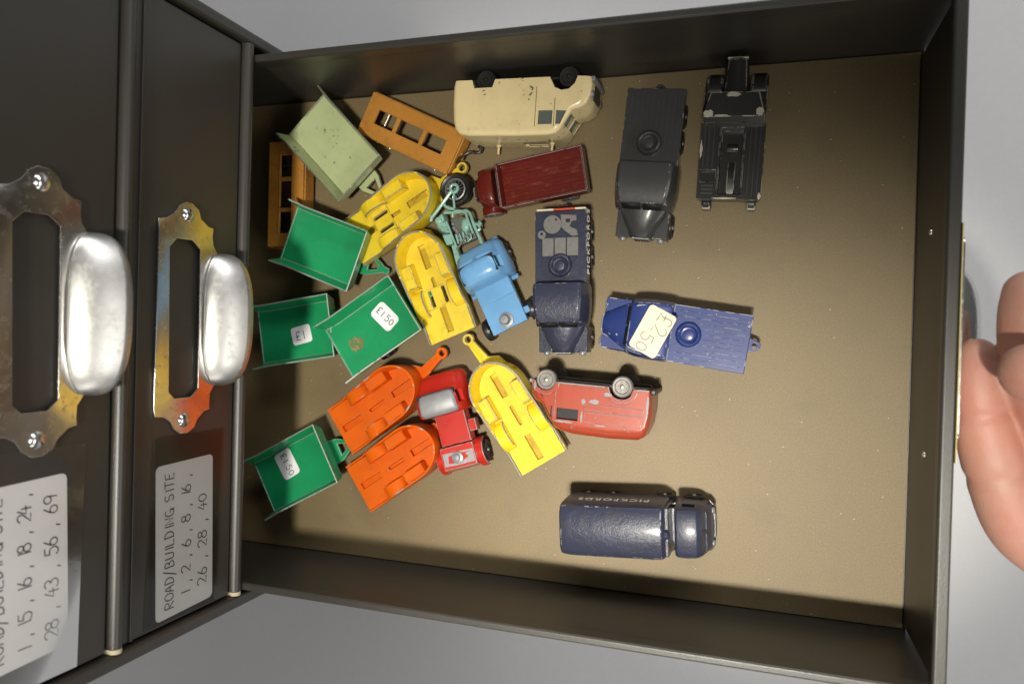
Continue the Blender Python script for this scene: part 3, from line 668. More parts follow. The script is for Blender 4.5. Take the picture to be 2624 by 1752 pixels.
# grey unpainted casting lying on the navy bed
def disc(cx, cy, r, n=22): return [(cx + r * math.cos(2 * math.pi * i / n), cy + r * math.sin(2 * math.pi * i / n)) for i in range(n)]
wn = build('winch_casting', MB().plate(disc(-25.8, -3.6, 4.2), [disc(-28.0, -1.9, .5, 10)], 20.3, 21.0), DULL, pm2, bev=.15)
build('winch_arm', MB().plate([(-30.2, .2), (-29.6, 7.4), (-27.2, 7.6), (-26.9, 5.2), (-24.6, 4.4), (-23.2, 7.6), (-20.6, 8.2), (-20.2, 5.6), (-22.4, 2.6), (-24.6, .4)], [[(-28.2, 2.6), (-28.0, 4.6), (-26.6, 4.4), (-26.4, 2.6)]], 20.25, 20.75), DULL, wn, bev=.12)
build('winch_lug', MB().plate(disc(-21.4, -8.6, 1.9), [disc(-21.8, -8.7, .7, 10)], 20.25, 20.8), DULL, wn, bev=.12)
for i, y in enumerate((-5.7, 0, 5.7)): build('locker_plate', MB().box(-19.8, -11.6 + (.5 if i == 1 else 0), y - 2.6, y + 2.6, 20.2, 20.85), DULL, wn, bev=.15)
RW = plain('cream_tail_paint', (.68, .60, .42), .5); RR = plain('red_tail_paint', (.60, .06, .01), .45)
tl = build('tail_strip', MB().box(-33.0, -32.2, -11.0, -3.2, 17.0, 20.6), RW, pm2, bev=.12)
build('tail_strip', MB().box(-33.0, -32.2, -3.2, 6.8, 17.0, 20.6), RR, pm2, bev=.12); build('tail_strip', MB().box(-33.0, -32.2, 6.8, 11.6, 17.0, 20.6), RW, pm2, bev=.12)
pm3 = prime_mover('royal blue prime mover with a cream price sticker on its cab roof', (-95.6, 120.8, 0), 172.3, BLUE, 63.0, 24.8, spare=(-6.8, -.2))
c_ = to_local(pm3, -103.2, 121.1, 28)
sticker(pm3, ((c_.x, c_.y), 10.0, 6.3, 70), 28.25, [('£2', -8.6, -.8, 6.4), ('50', 1.6, -3.6, 5.6), ('.', .6, -3.2, 4)], OLDPAPER, FADED, w=.42)

# ------------------------------------------------------------------ worn black truck with round mudguards
t = thing('breakdown_truck', 'worn black truck with rounded mudguards and chipped cab roof against the tray wall', 'toy truck', (-73.4, 206.8, 0), 87.4)
B = build('load_bed', MB().frus((-28.6, 3.4, -12.2, 12.2, 8), (-29, 3.6, -13.2, 13.2, 17.6)), BLACKP, t, bev=.3)
cut(B, MB().box(-27.0, 1.2, -4.6, 4.6, 12.4, 19).box(-21.6, -16.6, 6.0, 12.4, 14.6, 19))
build('winch_ramp', MB().prism([(-26.2, 12.3), (-26.2, 14.0), (-20, 15.2), (-16, 15.0), (-12, 12.3)], -2.0, 1.4, 'y'), BLACKP, B, bev=.4, seg=3)
build('winch_drum', MB().lathe([(.01, -2.2), (2.0, -2.2), (2.2, 0), (2.0, 2.2), (.01, 2.2)], (-7, -.2, 14), 'y', 16), BLACKP, B, bev=0)
for y in (-4.9, 4.9): build('bed_rail', MB().box(-27.4, 1.4, y - .35, y + .35, 17.5, 18.5), BLACKP, B, bev=.15)
for y in (-7.4, -9.4, -11.2, 7.6, 9.6, 11.4): build('bed_rib', MB().box(-15.4 if y > 5 else -27.5, 2.2, y - .2, y + .2, 17.5, 17.85), SLATERIB, B, bev=.06)
for x in (-26.8, -25.2, -23.6): build('step_rib', MB().box(x, x + .6, 6.6, 11.4, 17.5, 18.0), SLATERIB, B, bev=.1)
cabk = build('cab', MB().frus((3.6, 15.5, -12.6, 12.6, 9), (3.6, 15.5, -12.8, 12.8, 20)).loft([[(3.5, -12.8, 19.8), (15.5, -12.4, 19.8), (15.5, 12.4, 19.8), (3.5, 12.8, 19.8)], [(3.5, -12.6, 26.0), (13.8, -9.6, 25.6), (13.8, 9.6, 25.6), (3.5, 12.6, 26.0)]]), BLACKP, t, bev=.35, sharp=30)
CHIP = plain('bare_cream_metal', (.46, .42, .33), .5, .2, bump=.4, var=.2)
def chip(parent, cx, cy, rx, ry, z, seed, mat=CHIP, name='paint_chip'):
    pts = [(cx + rx * (1 + .5 * noise.noise(Vector((2.4 * math.cos(a_), 2.4 * math.sin(a_), seed)))) * math.cos(a_), cy + ry * (1 + .5 * noise.noise(Vector((2.4 * math.cos(a_), 2.4 * math.sin(a_), seed + 5)))) * math.sin(a_)) for a_ in [2 * math.pi * i / 22 for i in range(22)]]
    return build(name, MB().plate(pts, [], z, z + .06), mat, parent, bev=0)
chip(cabk, 4.9, 9.8, 1.5, 2.0, 26.0, 1); chip(cabk, 5.4, -10.4, 1.8, 1.4, 25.95, 2); chip(cabk, 12.7, .6, 1.0, 2.9, 25.72, 3); chip(cabk, 3.95, 4.8, .45, 2.6, 26.02, 4)
chip(B, -8, 12.6, 3.2, .5, 17.62, 6); chip(B, -28.6, 1.5, .35, 5.5, 17.62, 7); chip(B, -27.6, -12.4, 1.4, .6, 17.62, 8)
rings = []
for x, w_, z_ in ((13.5, 5.4, 23.2), (18, 5.2, 23.0), (24, 4.7, 22.6), (28.4, 4.4, 22.2), (29.2, 4.1, 21.6)):
    rings.append([(x, -w_, 8), (x, -w_, z_ - 3), (x, -w_ * .8, z_ - 1), (x, -w_ * .4, z_), (x, w_ * .4, z_), (x, w_ * .8, z_ - 1), (x, w_, z_ - 3), (x, w_, 8)])
bk = build('bonnet', MB().loft(rings), BLACKP, t, bev=.3, sharp=30)
build('radiator_rim', MB().box(28.9, 29.7, -4.2, 4.2, 9, 21.4), CHIP, bk, bev=.3)
for s in (1, -1):
    prof = [(19 + 7.4 * math.cos(R(g)), 8.4 + 7.6 * math.sin(R(g))) for g in range(0, 181, 12)] + [(11.6, 5), (26.4, 5)]
    build('mudguard', MB().prism(prof, s * 5.4, s * 12.9, 'y'), BLACKP, t, bev=1.4, seg=4, sharp=50)
    build('rear_buffer', MB().box(-32.2, -28.4, s * 9.4 - 2, s * 9.4 + 2, 5, 10.5), BLACKP, t, bev=.8, seg=3)
for x in (19, -10, -21):
    axle(t, x, 5.2, -12.5, 12.5)
    for s in (1, -1): wheel(t, x, s * 10.6, 5.2, 5.2, 3.8, side=s)

NAVYP = paint('navy_frame', (.026, .030, .050), edge=0, spots=.3, metal=(.33, .34, .38), orange=.8)
# ------------------------------------------------------------------ navy removal van
t = thing('removal_van', 'navy removal van with small white side lettering, standing apart from the other toys', 'toy van', (-109.0, 35.4, 0), 3.4)
rings = []
for x, w_, zt in ((-32.3, 10.6, 28.6), (-31.4, 11.4, 29.8), (-28, 11.7, 30.3), (-5, 11.7, 30.3), (8, 11.7, 30.2), (12.0, 11.5, 29.8), (13.4, 11.0, 27.6)):
    rings.append([(x, -w_ - .5, 6), (x, -w_ - .5, 15), (x, -w_, zt - 4.5), (x, -w_ + 1.1, zt - 1.6), (x, -w_ + 3.4, zt - .4), (x, 0, zt), (x, w_ - 3.4, zt - .4), (x, w_ - 1.1, zt - 1.6), (x, w_, zt - 4.5), (x, w_ + .5, 15), (x, w_ + .5, 6)])
vb = build('van_body', MB().loft(rings), NAVY, t, bev=.35, sharp=26)
build('roof_boss', MB().lathe([(.01, 26.2), (2.0, 26.2), (1.9, 27.6), (1.2, 28.5), (.01, 28.8)], (13.4, -.8, 0), 'z', 16), NAVY, vb, bev=0)
build('roof_step', MB().frus((11.5, 15.2, -10.8, 10.8, 8), (11.8, 14.6, -10.4, 10.4, 25.6)), NAVYP, vb, bev=.4)
build('chassis', MB().box(-31, 31, -9.5, 9.5, 5, 8.5).box(13, 18, -7, 8, 8, 13), NAVYP, t, bev=.4)
rings = []
for x, w_, zt in ((17.2, 10.3, 26.0), (18.2, 10.7, 26.9), (22, 10.8, 27.3), (26.2, 10.6, 26.8), (28.2, 10.0, 25.2)):
    rings.append([(x, -w_ - .7, 6), (x, -w_ - .7, 15), (x, -w_, zt - 3.2), (x, -w_ + 1, zt - .9), (x, -w_ + 2.8, zt), (x, w_ - 2.8, zt), (x, w_ - 1, zt - .9), (x, w_, zt - 3.2), (x, w_ + .7, 15), (x, w_ + .7, 6)])
for x, w_, zt in ((30.2, 9.3, 20.0), (31.6, 8.6, 17.5), (32.2, 7.6, 12)):
    rings.append([(x, -w_ - .7, 6), (x, -w_ - .6, 11), (x, -w_, zt - 3.2), (x, -w_ + 1, zt - .9), (x, -w_ + 2.8, zt), (x, w_ - 2.8, zt), (x, w_ - 1, zt - .9), (x, w_, zt - 3.2), (x, w_ + .6, 11), (x, w_ + .7, 6)])
vc = build('cab', MB().loft(rings), NAVY, t, bev=.3, sharp=26)
cut(vc, MB().add([(29.6, y_, 20.2) for y_ in (.9, 8.4)] + [(31.4, y_, 20.6) for y_ in (8.4, .9)] + [(28.0, y_, 25.0) for y_ in (.9, 8.4)] + [(30.4, y_, 25.6) for y_ in (8.4, .9)], [(0, 1, 2, 3), (4, 5, 6, 7), (0, 1, 5, 4), (1, 2, 6, 5), (2, 3, 7, 6), (3, 0, 4, 7)]).box(20, 25.4, 9.6, 14, 19, 23.6).box(20, 25.4, -14, -9.6, 19, 23.6))
cut(vc, MB().add([(29.6, y_, 20.2) for y_ in (-8.4, -.9)] + [(31.4, y_, 20.6) for y_ in (-.9, -8.4)] + [(28.0, y_, 25.0) for y_ in (-8.4, -.9)] + [(30.4, y_, 25.6) for y_ in (-.9, -8.4)], [(0, 1, 2, 3), (4, 5, 6, 7), (0, 1, 5, 4), (1, 2, 6, 5), (2, 3, 7, 6), (3, 0, 4, 7)]))
build('bumper', MB().prism([(30.8, -11.2), (32.6, -9), (33.2, -4), (33.2, 4), (32.6, 9), (30.8, 11.2), (30.2, 11), (31.8, 8), (32.4, 0), (31.8, -8), (30.2, -11)], 6.2, 8.4), NAVY, t, bev=.3)
for s in (1, -1): build('headlamp', MB().lathe([(.01, 31.0), (1.5, 31.0), (1.6, 32.4), (1.1, 33.0), (.01, 33.2)], (0, s * 7.0, 11), 'x', 14), ZINC, t, bev=0)
for x in (24, 11.0, -12.4, -24):
    axle(t, x, 4.8, -12.4, 12.4)
    for s in (1, -1): wheel(t, x, s * 10.6, 4.8, 4.8, 3.4, side=s)
typeset('side_lettering', 'PICKFORDS', WHITEINK, t, frame_on_side(-9.4, 20.4, 1, 12.13) @ Matrix.Rotation(R(-4.2), 4, 'X'), 4.9)

# ------------------------------------------------------------------ short tractor units (light blue and red)
def tractor_cab(rows, mat, t, name='cab'):
    rings = []
    for x, w_, wt, zb, zt, zs in rows:   # w_ belly half width, wt roof half width, zs shoulder height
        rings.append([(x, -w_ + 1.0, zb), (x, -w_, zb + 2), (x, -w_, zs), (x, -wt - .9, zs + (zt - zs) * .35), (x, -wt, zt - (zt - zs) * .25), (x, -wt + 2.0, zt), (x, wt - 2.0, zt), (x, wt, zt - (zt - zs) * .25), (x, wt + .9, zs + (zt - zs) * .35), (x, w_, zs), (x, w_, zb + 2), (x, w_ - 1.0, zb)])
    o = build(name, MB().loft(rings), mat, t, bev=0)
    m = o.modifiers.new('sub', 'SUBSURF'); m.levels = m.render_levels = 3; bpy.context.view_layer.update()
    me = bpy.data.meshes.new_from_object(o.evaluated_get(bpy.context.evaluated_depsgraph_get())); o.modifiers.clear(); o.data = me
    for p in me.polygons: p.use_smooth = True
    return o
t = thing('tractor_unit', 'light blue articulated tractor unit with bare coupling stud behind its cab', 'toy truck', (-181.2, 140.0, 0), 116.4)
c_ = tractor_cab([(1.6, 11.4, 7.6, 4, 19, 13), (2.4, 12.4, 9.0, 3.6, 23, 14), (4.6, 12.8, 9.8, 3.4, 25.0, 14.6), (9, 13.2, 9.8, 3.2, 25.4, 14.8), (12.6, 13.3, 9.6, 3.2, 24.6, 14.6), (15.0, 13.0, 9.6, 3.2, 20.0, 14.0), (19.4, 12.4, 8.8, 3.2, 16.4, 12.4), (21.6, 10.9, 7.4, 3.6, 13.2, 10), (22.3, 9.0, 6, 4.4, 10.6, 8)], SKY, t)
cut(c_, MB().box(12.7, 16, -8.6, -.9, 20.2, 23.0).box(12.7, 16, .9, 8.6, 20.2, 23.0).box(5.6, 11.6, -16, -9.2, 17.8, 22.4).box(5.6, 11.6, 9.2, 16, 17.8, 22.4), bev=0)
build('cab_void', MB().box(4.4, 12.95, -9.25, 9.25, 16, 23.4), BLACK, c_, bev=0)
build('bumper', MB().box(20.8, 23.4, -10.4, 10.4, 4.0, 6.4), SKY, t, bev=.5)
bd = build('coupling_bed', MB().box(-20.8, 2.2, -9.3, 9.3, 9.0, 11.9), SKY, t, bev=.3)
build('bed_step', MB().box(-6.0, 2.0, -9.2, 9.2, 11.8, 12.6), SKY, bd, bev=.35)
build('rear_lug', MB().box(-17.6, -14.4, -12.0, -9.2, 9.2, 10.8), SKY, t, bev=.5)
build('coupling_stud', MB().lathe([(.01, 11.8), (3.7, 11.8), (3.6, 12.5), (2.4, 12.7), (2.3, 14.6), (1.8, 15.3), (.01, 15.4)], (-16.6, .2, 0), 'z', 22), ZINC, t, bev=0, sharp=40)
for s in (1, -1): build('side_step', MB().tube([(1.0, s * 8.5, 7.0), (1.0, s * 12.8, 7.0)], 1.1, 8), SKY, t, bev=0)
for x, r_, y_ in ((13.5, 5.3, 11.6), (-16.4, 5.3, 12.2)):
    axle(t, x, r_, -12.5, 12.5)
    for s in (1, -1): wheel(t, x, s * y_, r_, r_, 3.6, side=s)

t = thing('tractor_unit', 'chipped red articulated tractor unit with bare grey cab roof', 'toy truck', (-201.2, 75.2, 0), 107.6)
CHIPG = plain('bare_grey_chip', (.20, .20, .20), .5, .2, bump=.5, var=.3)
BARE = plain('bare_grey_roof', (.29, .295, .30), .5, .3, bump=.6, var=.25, bscale=420)
c_ = tractor_cab([(3.6, 11.0, 10.0, 4, 19.5, 13), (4.4, 12.4, 11.0, 3.6, 22.6, 14), (6.4, 13.0, 11.2, 3.4, 23.6, 14.6), (11, 13.3, 11.0, 3.2, 23.8, 14.8), (14.8, 13.4, 10.6, 3.2, 22.6, 14.6), (16.2, 13.2, 10.4, 3.2, 18.4, 14.0), (20.4, 12.8, 9.6, 3.2, 16.0, 12.4), (23.4, 11.6, 8.4, 3.6, 14.0, 10), (24.5, 9.4, 7, 4.4, 10.8, 8)], RED, t)
cut(c_, MB().box(8.0, 14.0, -16, -9.8, 17.2, 21.4).box(8.0, 14.0, 9.8, 16, 17.2, 21.4).box(15.0, 17.4, -9.2, -.8, 19.4, 21.4).box(15.0, 17.4, .8, 9.2, 19.4, 21.4), bev=0)
build('cab_void', MB().box(6.6, 15.1, -9.85, 9.85, 15, 22.0), BLACK, c_, bev=0)
rr = []
for x, w_, z_ in ((3.9, 8.6, 20.9), (4.6, 10.0, 22.8), (6.5, 10.4, 23.75), (10.8, 10.2, 23.95), (14.0, 9.6, 23.2), (15.2, 8.4, 22.2)):
    rr.append([(x, -w_, z_ - .9), (x, -w_ + 1.8, z_), (x, w_ - 2.6, z_ + .02), (x, w_ - 1.6, z_ - .2)])
build('bare_roof', MB().loft(rr, cap=False, close=False), BARE, c_, bev=0, solid=.14, sharp=60)
build('centre_deck', MB().frus((-11, 4, -8.4, 8.4, 6), (-11, 4, -7.9, 7.9, 11.4)), RED, t, bev=.35)
sd = build('side_tank', MB().box(-7.0, -1.0, -12.2, -8.0, 6.4, 10.6), RED, t, bev=.5)
bd = build('rear_deck', MB().frus((-24, -10.8, -9.2, 9.2, 6), (-22.6, -11.6, -8.8, 8.8, 13.4)), RED, t, bev=.45)
build('bare_patch', MB().plate([(-20.9, -8.0), (-14.8, -8.2), (-14.4, 7.8), (-20.6, 8.0), (-21.0, 2.0)], [[(-19.8, -1.2), (-18.0, -5.4), (-16.2, -4.0), (-15.6, -6.8), (-15.4, .4), (-16.0, 5.0), (-19.6, 5.8)]], 13.38, 13.48), BARE, bd, bev=0)
build('coupling_stud', MB().lathe([(.01, 13.2), (3.1, 13.2), (2.9, 14.2), (1.7, 14.5), (1.5, 15.6), (.01, 15.8)], (-17.4, .3, 0), 'z', 20), ZINC, t, bev=0, sharp=40)
for s in (1, -1):
    prof = [(-17.6 + q_ * math.cos(R(g)), 5 + q_ * math.sin(R(g))) for q_, rg in ((7.4, range(10, 171, 16)), (6.3, range(170, 9, -16))) for g in rg]
    build('mudguard', MB().prism(prof, s * 8.6, s * 12.6, 'y'), RED, t, bev=.35, sharp=50)
for x, y_ in ((15.5, 11.6), (-17.6, 11.2)):
    axle(t, x, 5.2, -12.5, 12.5)
    for s in (1, -1): wheel(t, x, s * y_, 5.2, 5.2, 3.6, side=s)

# ------------------------------------------------------------------ vans lying on their sides
def van_shell(prof, hw, rad, name, mat, t, steps=5):
    """prof: (x, z, dx, dz) points, (dx, dz) the way each point draws in where the side rolls over"""
    ys = []
    for i in range(steps + 1):
        a_ = math.pi / 2 * i / steps; ys.append((hw - rad * .8 + rad * .8 * math.sin(a_), rad * (1 - math.cos(a_))))
    full = [(-y, d) for y, d in reversed(ys)] + ys
    return build(name, MB().loft([[(x + dx * d, y, z + dz * d) for x, z, dx, dz in prof] for y, d in full]), mat, t, bev=0, sharp=33)
rot = Matrix.Rotation(R(-2.2), 3, 'Z') @ Matrix.Rotation(R(90), 3, 'X')
t = thing('delivery_van', 'cream delivery van lying on its side with black wheels against the tray wall', 'toy van', (-166.0, 239.0, 12.3), rot=rot)
prof = [(-32.4, 5, .6, 0), (-33.0, 8, .8, 0), (-32.8, 16, .8, 0), (-32.2, 23, .9, -.2), (-31, 27, .8, -.6), (-28.6, 29.4, .4, -.9), (-24, 30.2, 0, -1), (0, 30.6, 0, -1), (14, 30.4, 0, -1), (17.6, 29.6, -.2, -.9), (19.6, 27.8, -.6, -.6), (22.0, 23.6, -.7, -.3), (24.6, 19.4, -.5, -.4), (28, 18.6, -.5, -.9), (30.8, 16.8, -1.2, -.8), (32.4, 13.4, -1.6, -.3), (33.0, 9, -1.6, 0), (32.4, 5.2, -1.4, 0),
        (26.6, 5, 0, 0), (25.4, 8.2, 0, 0), (22.8, 10.6, 0, 0), (19.4, 11.0, 0, 0), (16.2, 9.6, 0, 0), (13.8, 5, 0, 0), (-12.2, 5, 0, 0), (-13.4, 8.6, 0, 0), (-22.2, 8.8, 0, 0), (-23.6, 5, 0, 0)]
vb = van_shell(prof, 12.2, 2.6, 'van_body', CREAM, t)
cutter = MB()
for s in (1, -1):
    cutter.box(9.4, 16.0, s * 12.2 - .9, s * 12.2 + .9, 19.8, 26.0)
    cutter.prism([(17.6, 19.8), (22.4, 20.2), (19.6, 26.0), (17.6, 26.0)], s * 12.2 - .9, s * 12.2 + .9, 'y')
cutter.box(-2.0, 9.5, -8.5, -1.0, 29.6, 32)
for y0, y1 in ((-9.2, -.5), (.5, 9.2)):
    nx, nz = .86, .51
    q = [(20.9 + nx * d, y, 25.6 + nz * d) for d in (-.8, 1.4) for y in (y0, y1)] + [(23.7 + nx * d, y, 20.8 + nz * d) for d in (-.8, 1.4) for y in (y0, y1)]
    cutter.add(q, [(0, 1, 3, 2), (4, 6, 7, 5), (0, 4, 5, 1), (2, 3, 7, 6), (0, 2, 6, 4), (1, 5, 7, 3)])
cut(vb, cutter, bev=0, sharp=33)
for s in (1, -1):
    build('door_window', MB().box(9.5, 15.9, s * 11.6 - .3, s * 11.6 + .2, 19.9, 25.9), GLASS, vb, bev=0)
    build('quarter_window', MB().prism([(17.7, 19.9), (22.2, 20.3), (19.5, 25.9), (17.7, 25.9)], s * 11.6 - .3, s * 11.6 + .2, 'y'), GLASS, vb, bev=0)
    for x in (8.0, 16.8): build('door_seam', MB().box(x - .13, x + .13, s * 12.22 - .05, s * 12.22 + .05, 9.0 if x < 10 else 14.5, 27.0), plain('seam_dark', (.10, .08, .05), .7) if x < 10 and s > 0 else bpy.data.materials['seam_dark'], vb, bev=0)  # thin dark strips drawn along the door grooves
    build('door_handle', MB().box(8.7, 10.4, s * 12.25 - .25, s * 12.25 + .25, 18.1, 18.6), CREAM, vb, bev=.15)
    build('headlamp', MB().lathe([(.01, 30.5), (1.7, 30.5), (1.8, 32.6), (1.2, 33.4), (.01, 33.6)], (0, s * 8.2, 12), 'x', 16), ZINC, vb, bev=0)
for y0, y1 in ((-9.0, -.7), (.7, 9.0)):
    build('windscreen', MB().add([(20.4, y0, 25.5), (20.4, y1, 25.5), (23.2, y1, 20.7), (23.2, y0, 20.7)], [(0, 1, 2, 3)]), GLASS, vb, bev=0, solid=.3)
build('grille', MB().box(32.4, 33.3, -5.2, 5.2, 7.5, 14.0), BASEPLATE, vb, bev=.3)
build('bumper', MB().box(31.6, 34.0, -10.5, 10.5, 4.6, 6.8), ZINC, vb, bev=.5)
h_ = build('roof_hatch', MB().box(-1.6, 9.1, -8.1, -1.4, 29.3, 30.0), GLASS, vb, bev=.1)
build('hatch_rim', MB().box(-.6, 9.4, -9.2, -8.5, 30.0, 31.0), CREAM, vb, bev=.2)
for x, y in ((-15.6, -7.6), (12.0, -4.8)):
    build('roof_peg', MB().lathe([(.01, 30), (1.3, 30.2), (1.2, 30.9), (.62, 31.2), (.56, 34.4), (.01, 34.8)], (x, y, 0), 'z', 12), CREAM, vb, bev=0)
build('baseplate', MB().box(-31.5, 31.5, -10.6, 10.6, 4.4, 5.6), BASEPLATE, t, bev=.3)
for x in (22.3, -17.0):
    axle(t, x, 4.8, -11, 11)
    for s in (1, -1): wheel(t, x, s * 9.6, 4.9, 4.7, 4.4, side=s, hub=RUBBER)

rot = Matrix.Rotation(R(177.2), 3, 'Z') @ Matrix.Rotation(R(-90), 3, 'X')
t = thing('panel_van', 'chipped brick red van lying on its side, grey metal wheels in the air', 'toy van', (-130.2, 102.0, 12.2), rot=rot)
prof = [(-26.2, 5, 0, 0), (-27.2, 8, .3, 0), (-27.4, 15, .3, 0), (-26.8, 21, .35, -.1), (-25.2, 25.4, .3, -.7), (-22.4, 27.2, 0, -1), (-10, 28.0, 0, -1), (6, 27.8, 0, -1), (12, 27.0, 0, -1), (15.4, 25.4, -.1, -.8), (18.4, 21.4, -.4, -.4), (21.8, 15.4, -.4, -.2), (25.0, 14.4, -.5, -.5), (27.0, 11.6, -.7, -.2), (27.2, 6.4, -.6, 0),
        (25.6, 5, 0, 0), (25.0, 8.0, 0, 0), (22.6, 10.2, 0, 0), (19.4, 10.6, 0, 0), (16.4, 9.4, 0, 0), (14.6, 5, 0, 0), (-8.6, 5, 0, 0), (-9.6, 8.4, 0, 0), (-11.6, 9.8, 0, 0), (-17.6, 9.8, 0, 0), (-19.4, 5, 0, 0)]
vb = van_shell(prof, 12.0, 5.2, 'van_body', BRICK, t, 6)
cutter = MB()
for s in (1, -1):
    cutter.box(4.2, 14.0, min(s * 9.8, s * 13), max(s * 9.8, s * 13), 16.4, 21.4)
    cutter.prism([(16.2, 15.8), (20.4, 15.8), (17.6, 20.6), (16.2, 20.6)], s * 9.8, s * 13, 'y')
cut(vb, cutter, bev=0, sharp=33)
build('dark_interior', MB().box(3.8, 14.4, -9.9, 9.9, 15.8, 21.8).box(14.5, 17.4, -9.9, 9.9, 15.6, 20.4), BLACK, vb, bev=0)
for s in (1, -1):
    for x in (15.1,): build('door_pillar', MB().box(x - .35, x + .35, s * 12.0 - .2, s * 12.0 + .25, 5.4, 22.0), BRICK, vb, bev=.15)
    build('side_panel', MB().frus((-24.6, 1.8, s * 12.0 - .3, s * 12.0 + .3, 13.4), (-24.4, 1.6, s * 12.0 - .3, s * 12.0 + .25, 16.2)), BRICK, vb, bev=.25)
    build('side_panel', MB().frus((-24.2, 1.6, s * 11.95 - .3, s * 11.95 + .3, 17.0), (-23.8, 1.4, s * 11.85 - .3, s * 11.85 + .2, 21.6)), BRICK, vb, bev=.25)
    build('sill_line', MB().box(-8.4, 14.4, s * 12.0 - .2, s * 12.0 + .3, 5.0, 5.9), BRICK, vb, bev=.15)
    for cx, r0 in ((-14.2, 7.4), (20.0, 6.6)):
        pr = [(cx + r_ * math.cos(R(g)), 5 + r_ * .92 * math.sin(R(g))) for r_, rg in ((r0, range(0, 181, 15)), (r0 - 2.0, range(180, -1, -15))) for g in rg]
        build('mudguard', MB().prism(pr, s * 11.5, s * 12.7, 'y'), BRICK, vb, bev=.3, sharp=50)
build('windscreen', MB().add([(16.7, -8.2, 24.3), (16.7, 8.2, 24.3), (21.3, 8.6, 16.6), (21.3, -8.6, 16.6)], [(0, 1, 2, 3)]), BLACK, vb, bev=0, solid=.4)
build('baseplate', MB().box(-25.5, 25.5, -10.6, 10.6, 4.2, 5.4).box(-25.5, 25.5, -2.5, 2.5, 3.4, 4.4), BASEPLATE, t, bev=.3)
build('rear_bumper', MB().box(-28.8, -26.4, -10.4, 10.4, 4.6, 6.8), BASEPLATE, t, bev=.6); build('front_bumper', MB().box(26.2, 28.4, -10.4, 10.4, 4.6, 6.6), ZINC, t, bev=.6)
for x in (19.8, -14.4):
    axle(t, x, 4.4, -11, 11)
    for s in (1, -1): wheel(t, x, s * 10.9, 4.5, 4.7, 3.6, tyre=GREYTYRE, side=s)

def side_chip(parent, x, z, rx, rz, y, seed, mat):
    pts = [(x + rx * (1 + .55 * noise.noise(Vector((2.2 * math.cos(a_), 2.2 * math.sin(a_), seed)))) * math.cos(a_), z + rz * (1 + .55 * noise.noise(Vector((2.2 * math.cos(a_), 2.2 * math.sin(a_), seed + 5)))) * math.sin(a_)) for a_ in [2 * math.pi * i / 24 for i in range(24)]]
    return build('paint_chip', MB().prism(pts, y - .05, y + .05, 'y'), mat, parent, bev=0)
for i, (x, z, rx, rz) in enumerate(((-2.6, 12.2, 2.2, 1.0), (2.2, 12.6, .9, 1.2), (-8.6, 8.4, 1.7, .9), (10.6, 22.3, 4.6, .45), (2.6, 19.4, .45, 2.4), (-25.9, 12, .5, 5), (-6.0, 22.4, 2.6, .3), (15.2, 20.2, .4, 2.6), (24.6, 7.6, .5, 2.2))): side_chip(vb, x, z, rx, rz, -12.04 if i not in (2, 8) else -12.75, 11 + i, CHIPG)
build('sill_strip', MB().box(-8.3, 14.3, -12.5, -12.2, 4.9, 5.5), CHIPG, vb, bev=.1)
build('sill_strip', MB().box(-26.0, -19.6, -12.3, -11.9, 4.9, 5.5), CHIPG, vb, bev=.1)

# ------------------------------------------------------------------ maroon dropside lorry
t = thing('flatbed_lorry', 'maroon dropside lorry with planked bed and worn grey rim', 'toy truck', (-163.5, 190.2, 0), 190.0)
b_ = build('load_bed', MB().box(-25.6, 14.4, -10.2, 10.2, 9.0, 11.4), MAROON, t, bev=.2)
for s in (1, -1): build('dropside', MB().box(-25.9, 14.8, s * 10.3 - .45, s * 10.3 + .45, 8.4, 15.4), MAROON, t, bev=.22)
build('tailboard', MB().box(-26.3, -25.4, -9.85, 9.85, 8.6, 15.4), MAROON, t, bev=.22)
build('headboard', MB().box(14.2, 15.2, -10.4, 10.4, 8.6, 18.4), MAROON, t, bev=.22)
for i in range(11):
    y = -9.1 + i * 1.82; build('plank', MB().box(-25.2, 13.9, y - .80, y + .80, 11.3, 11.65), MAROONP, b_, bev=.12)
c_ = tractor_cab([(17.0, 9.0, 7.6, 5, 18.4, 12), (17.4, 9.4, 8.6, 5, 19.6, 12), (20, 9.3, 8.2, 5, 20.0, 12), (24, 8.4, 6.4, 5, 19.2, 12), (25.6, 7.4, 5.2, 5, 17.8, 11), (27.0, 6.6, 4.4, 5, 13.0, 10)], MAROON, t)
build('cab_back', MB().box(15.2, 17.2, -6.5, 6.5, 6, 13), BASEPLATE, t, bev=.2)
build('windscreen', MB().box(25.7, 26.6, -4.8, 4.8, 14.0, 17.0), BLACK, c_, bev=.1)
build('bonnet', MB().frus((26, 30.0, -3.6, 3.6, 5), (26, 29.4, -2.8, 2.8, 12.2)), MAROON, t, bev=.7, seg=3)
for s in (1, -1):
    pr = [(22.6 + r_ * math.cos(R(g)), 4.6 + r_ * math.sin(R(g))) for r_, rg in ((5.6, range(-10, 191, 18)), (4.6, range(190, -11, -18))) for g in rg]
    build('mudguard', MB().prism(pr, s * 6.6, s * 11.2, 'y'), MAROON, t, bev=.3, sharp=50)
build('chassis', MB().box(-24, 26, -3.4, 3.4, 5, 9), BASEPLATE, t, bev=.3)
for x in (22.6, -15.4):
    axle(t, x, 4.4, -10.5, 10.5)
    for s in (1, -1): wheel(t, x, s * 9.4, 4.4, 4.4, 3.0, tyre=GREYTYRE, side=s)

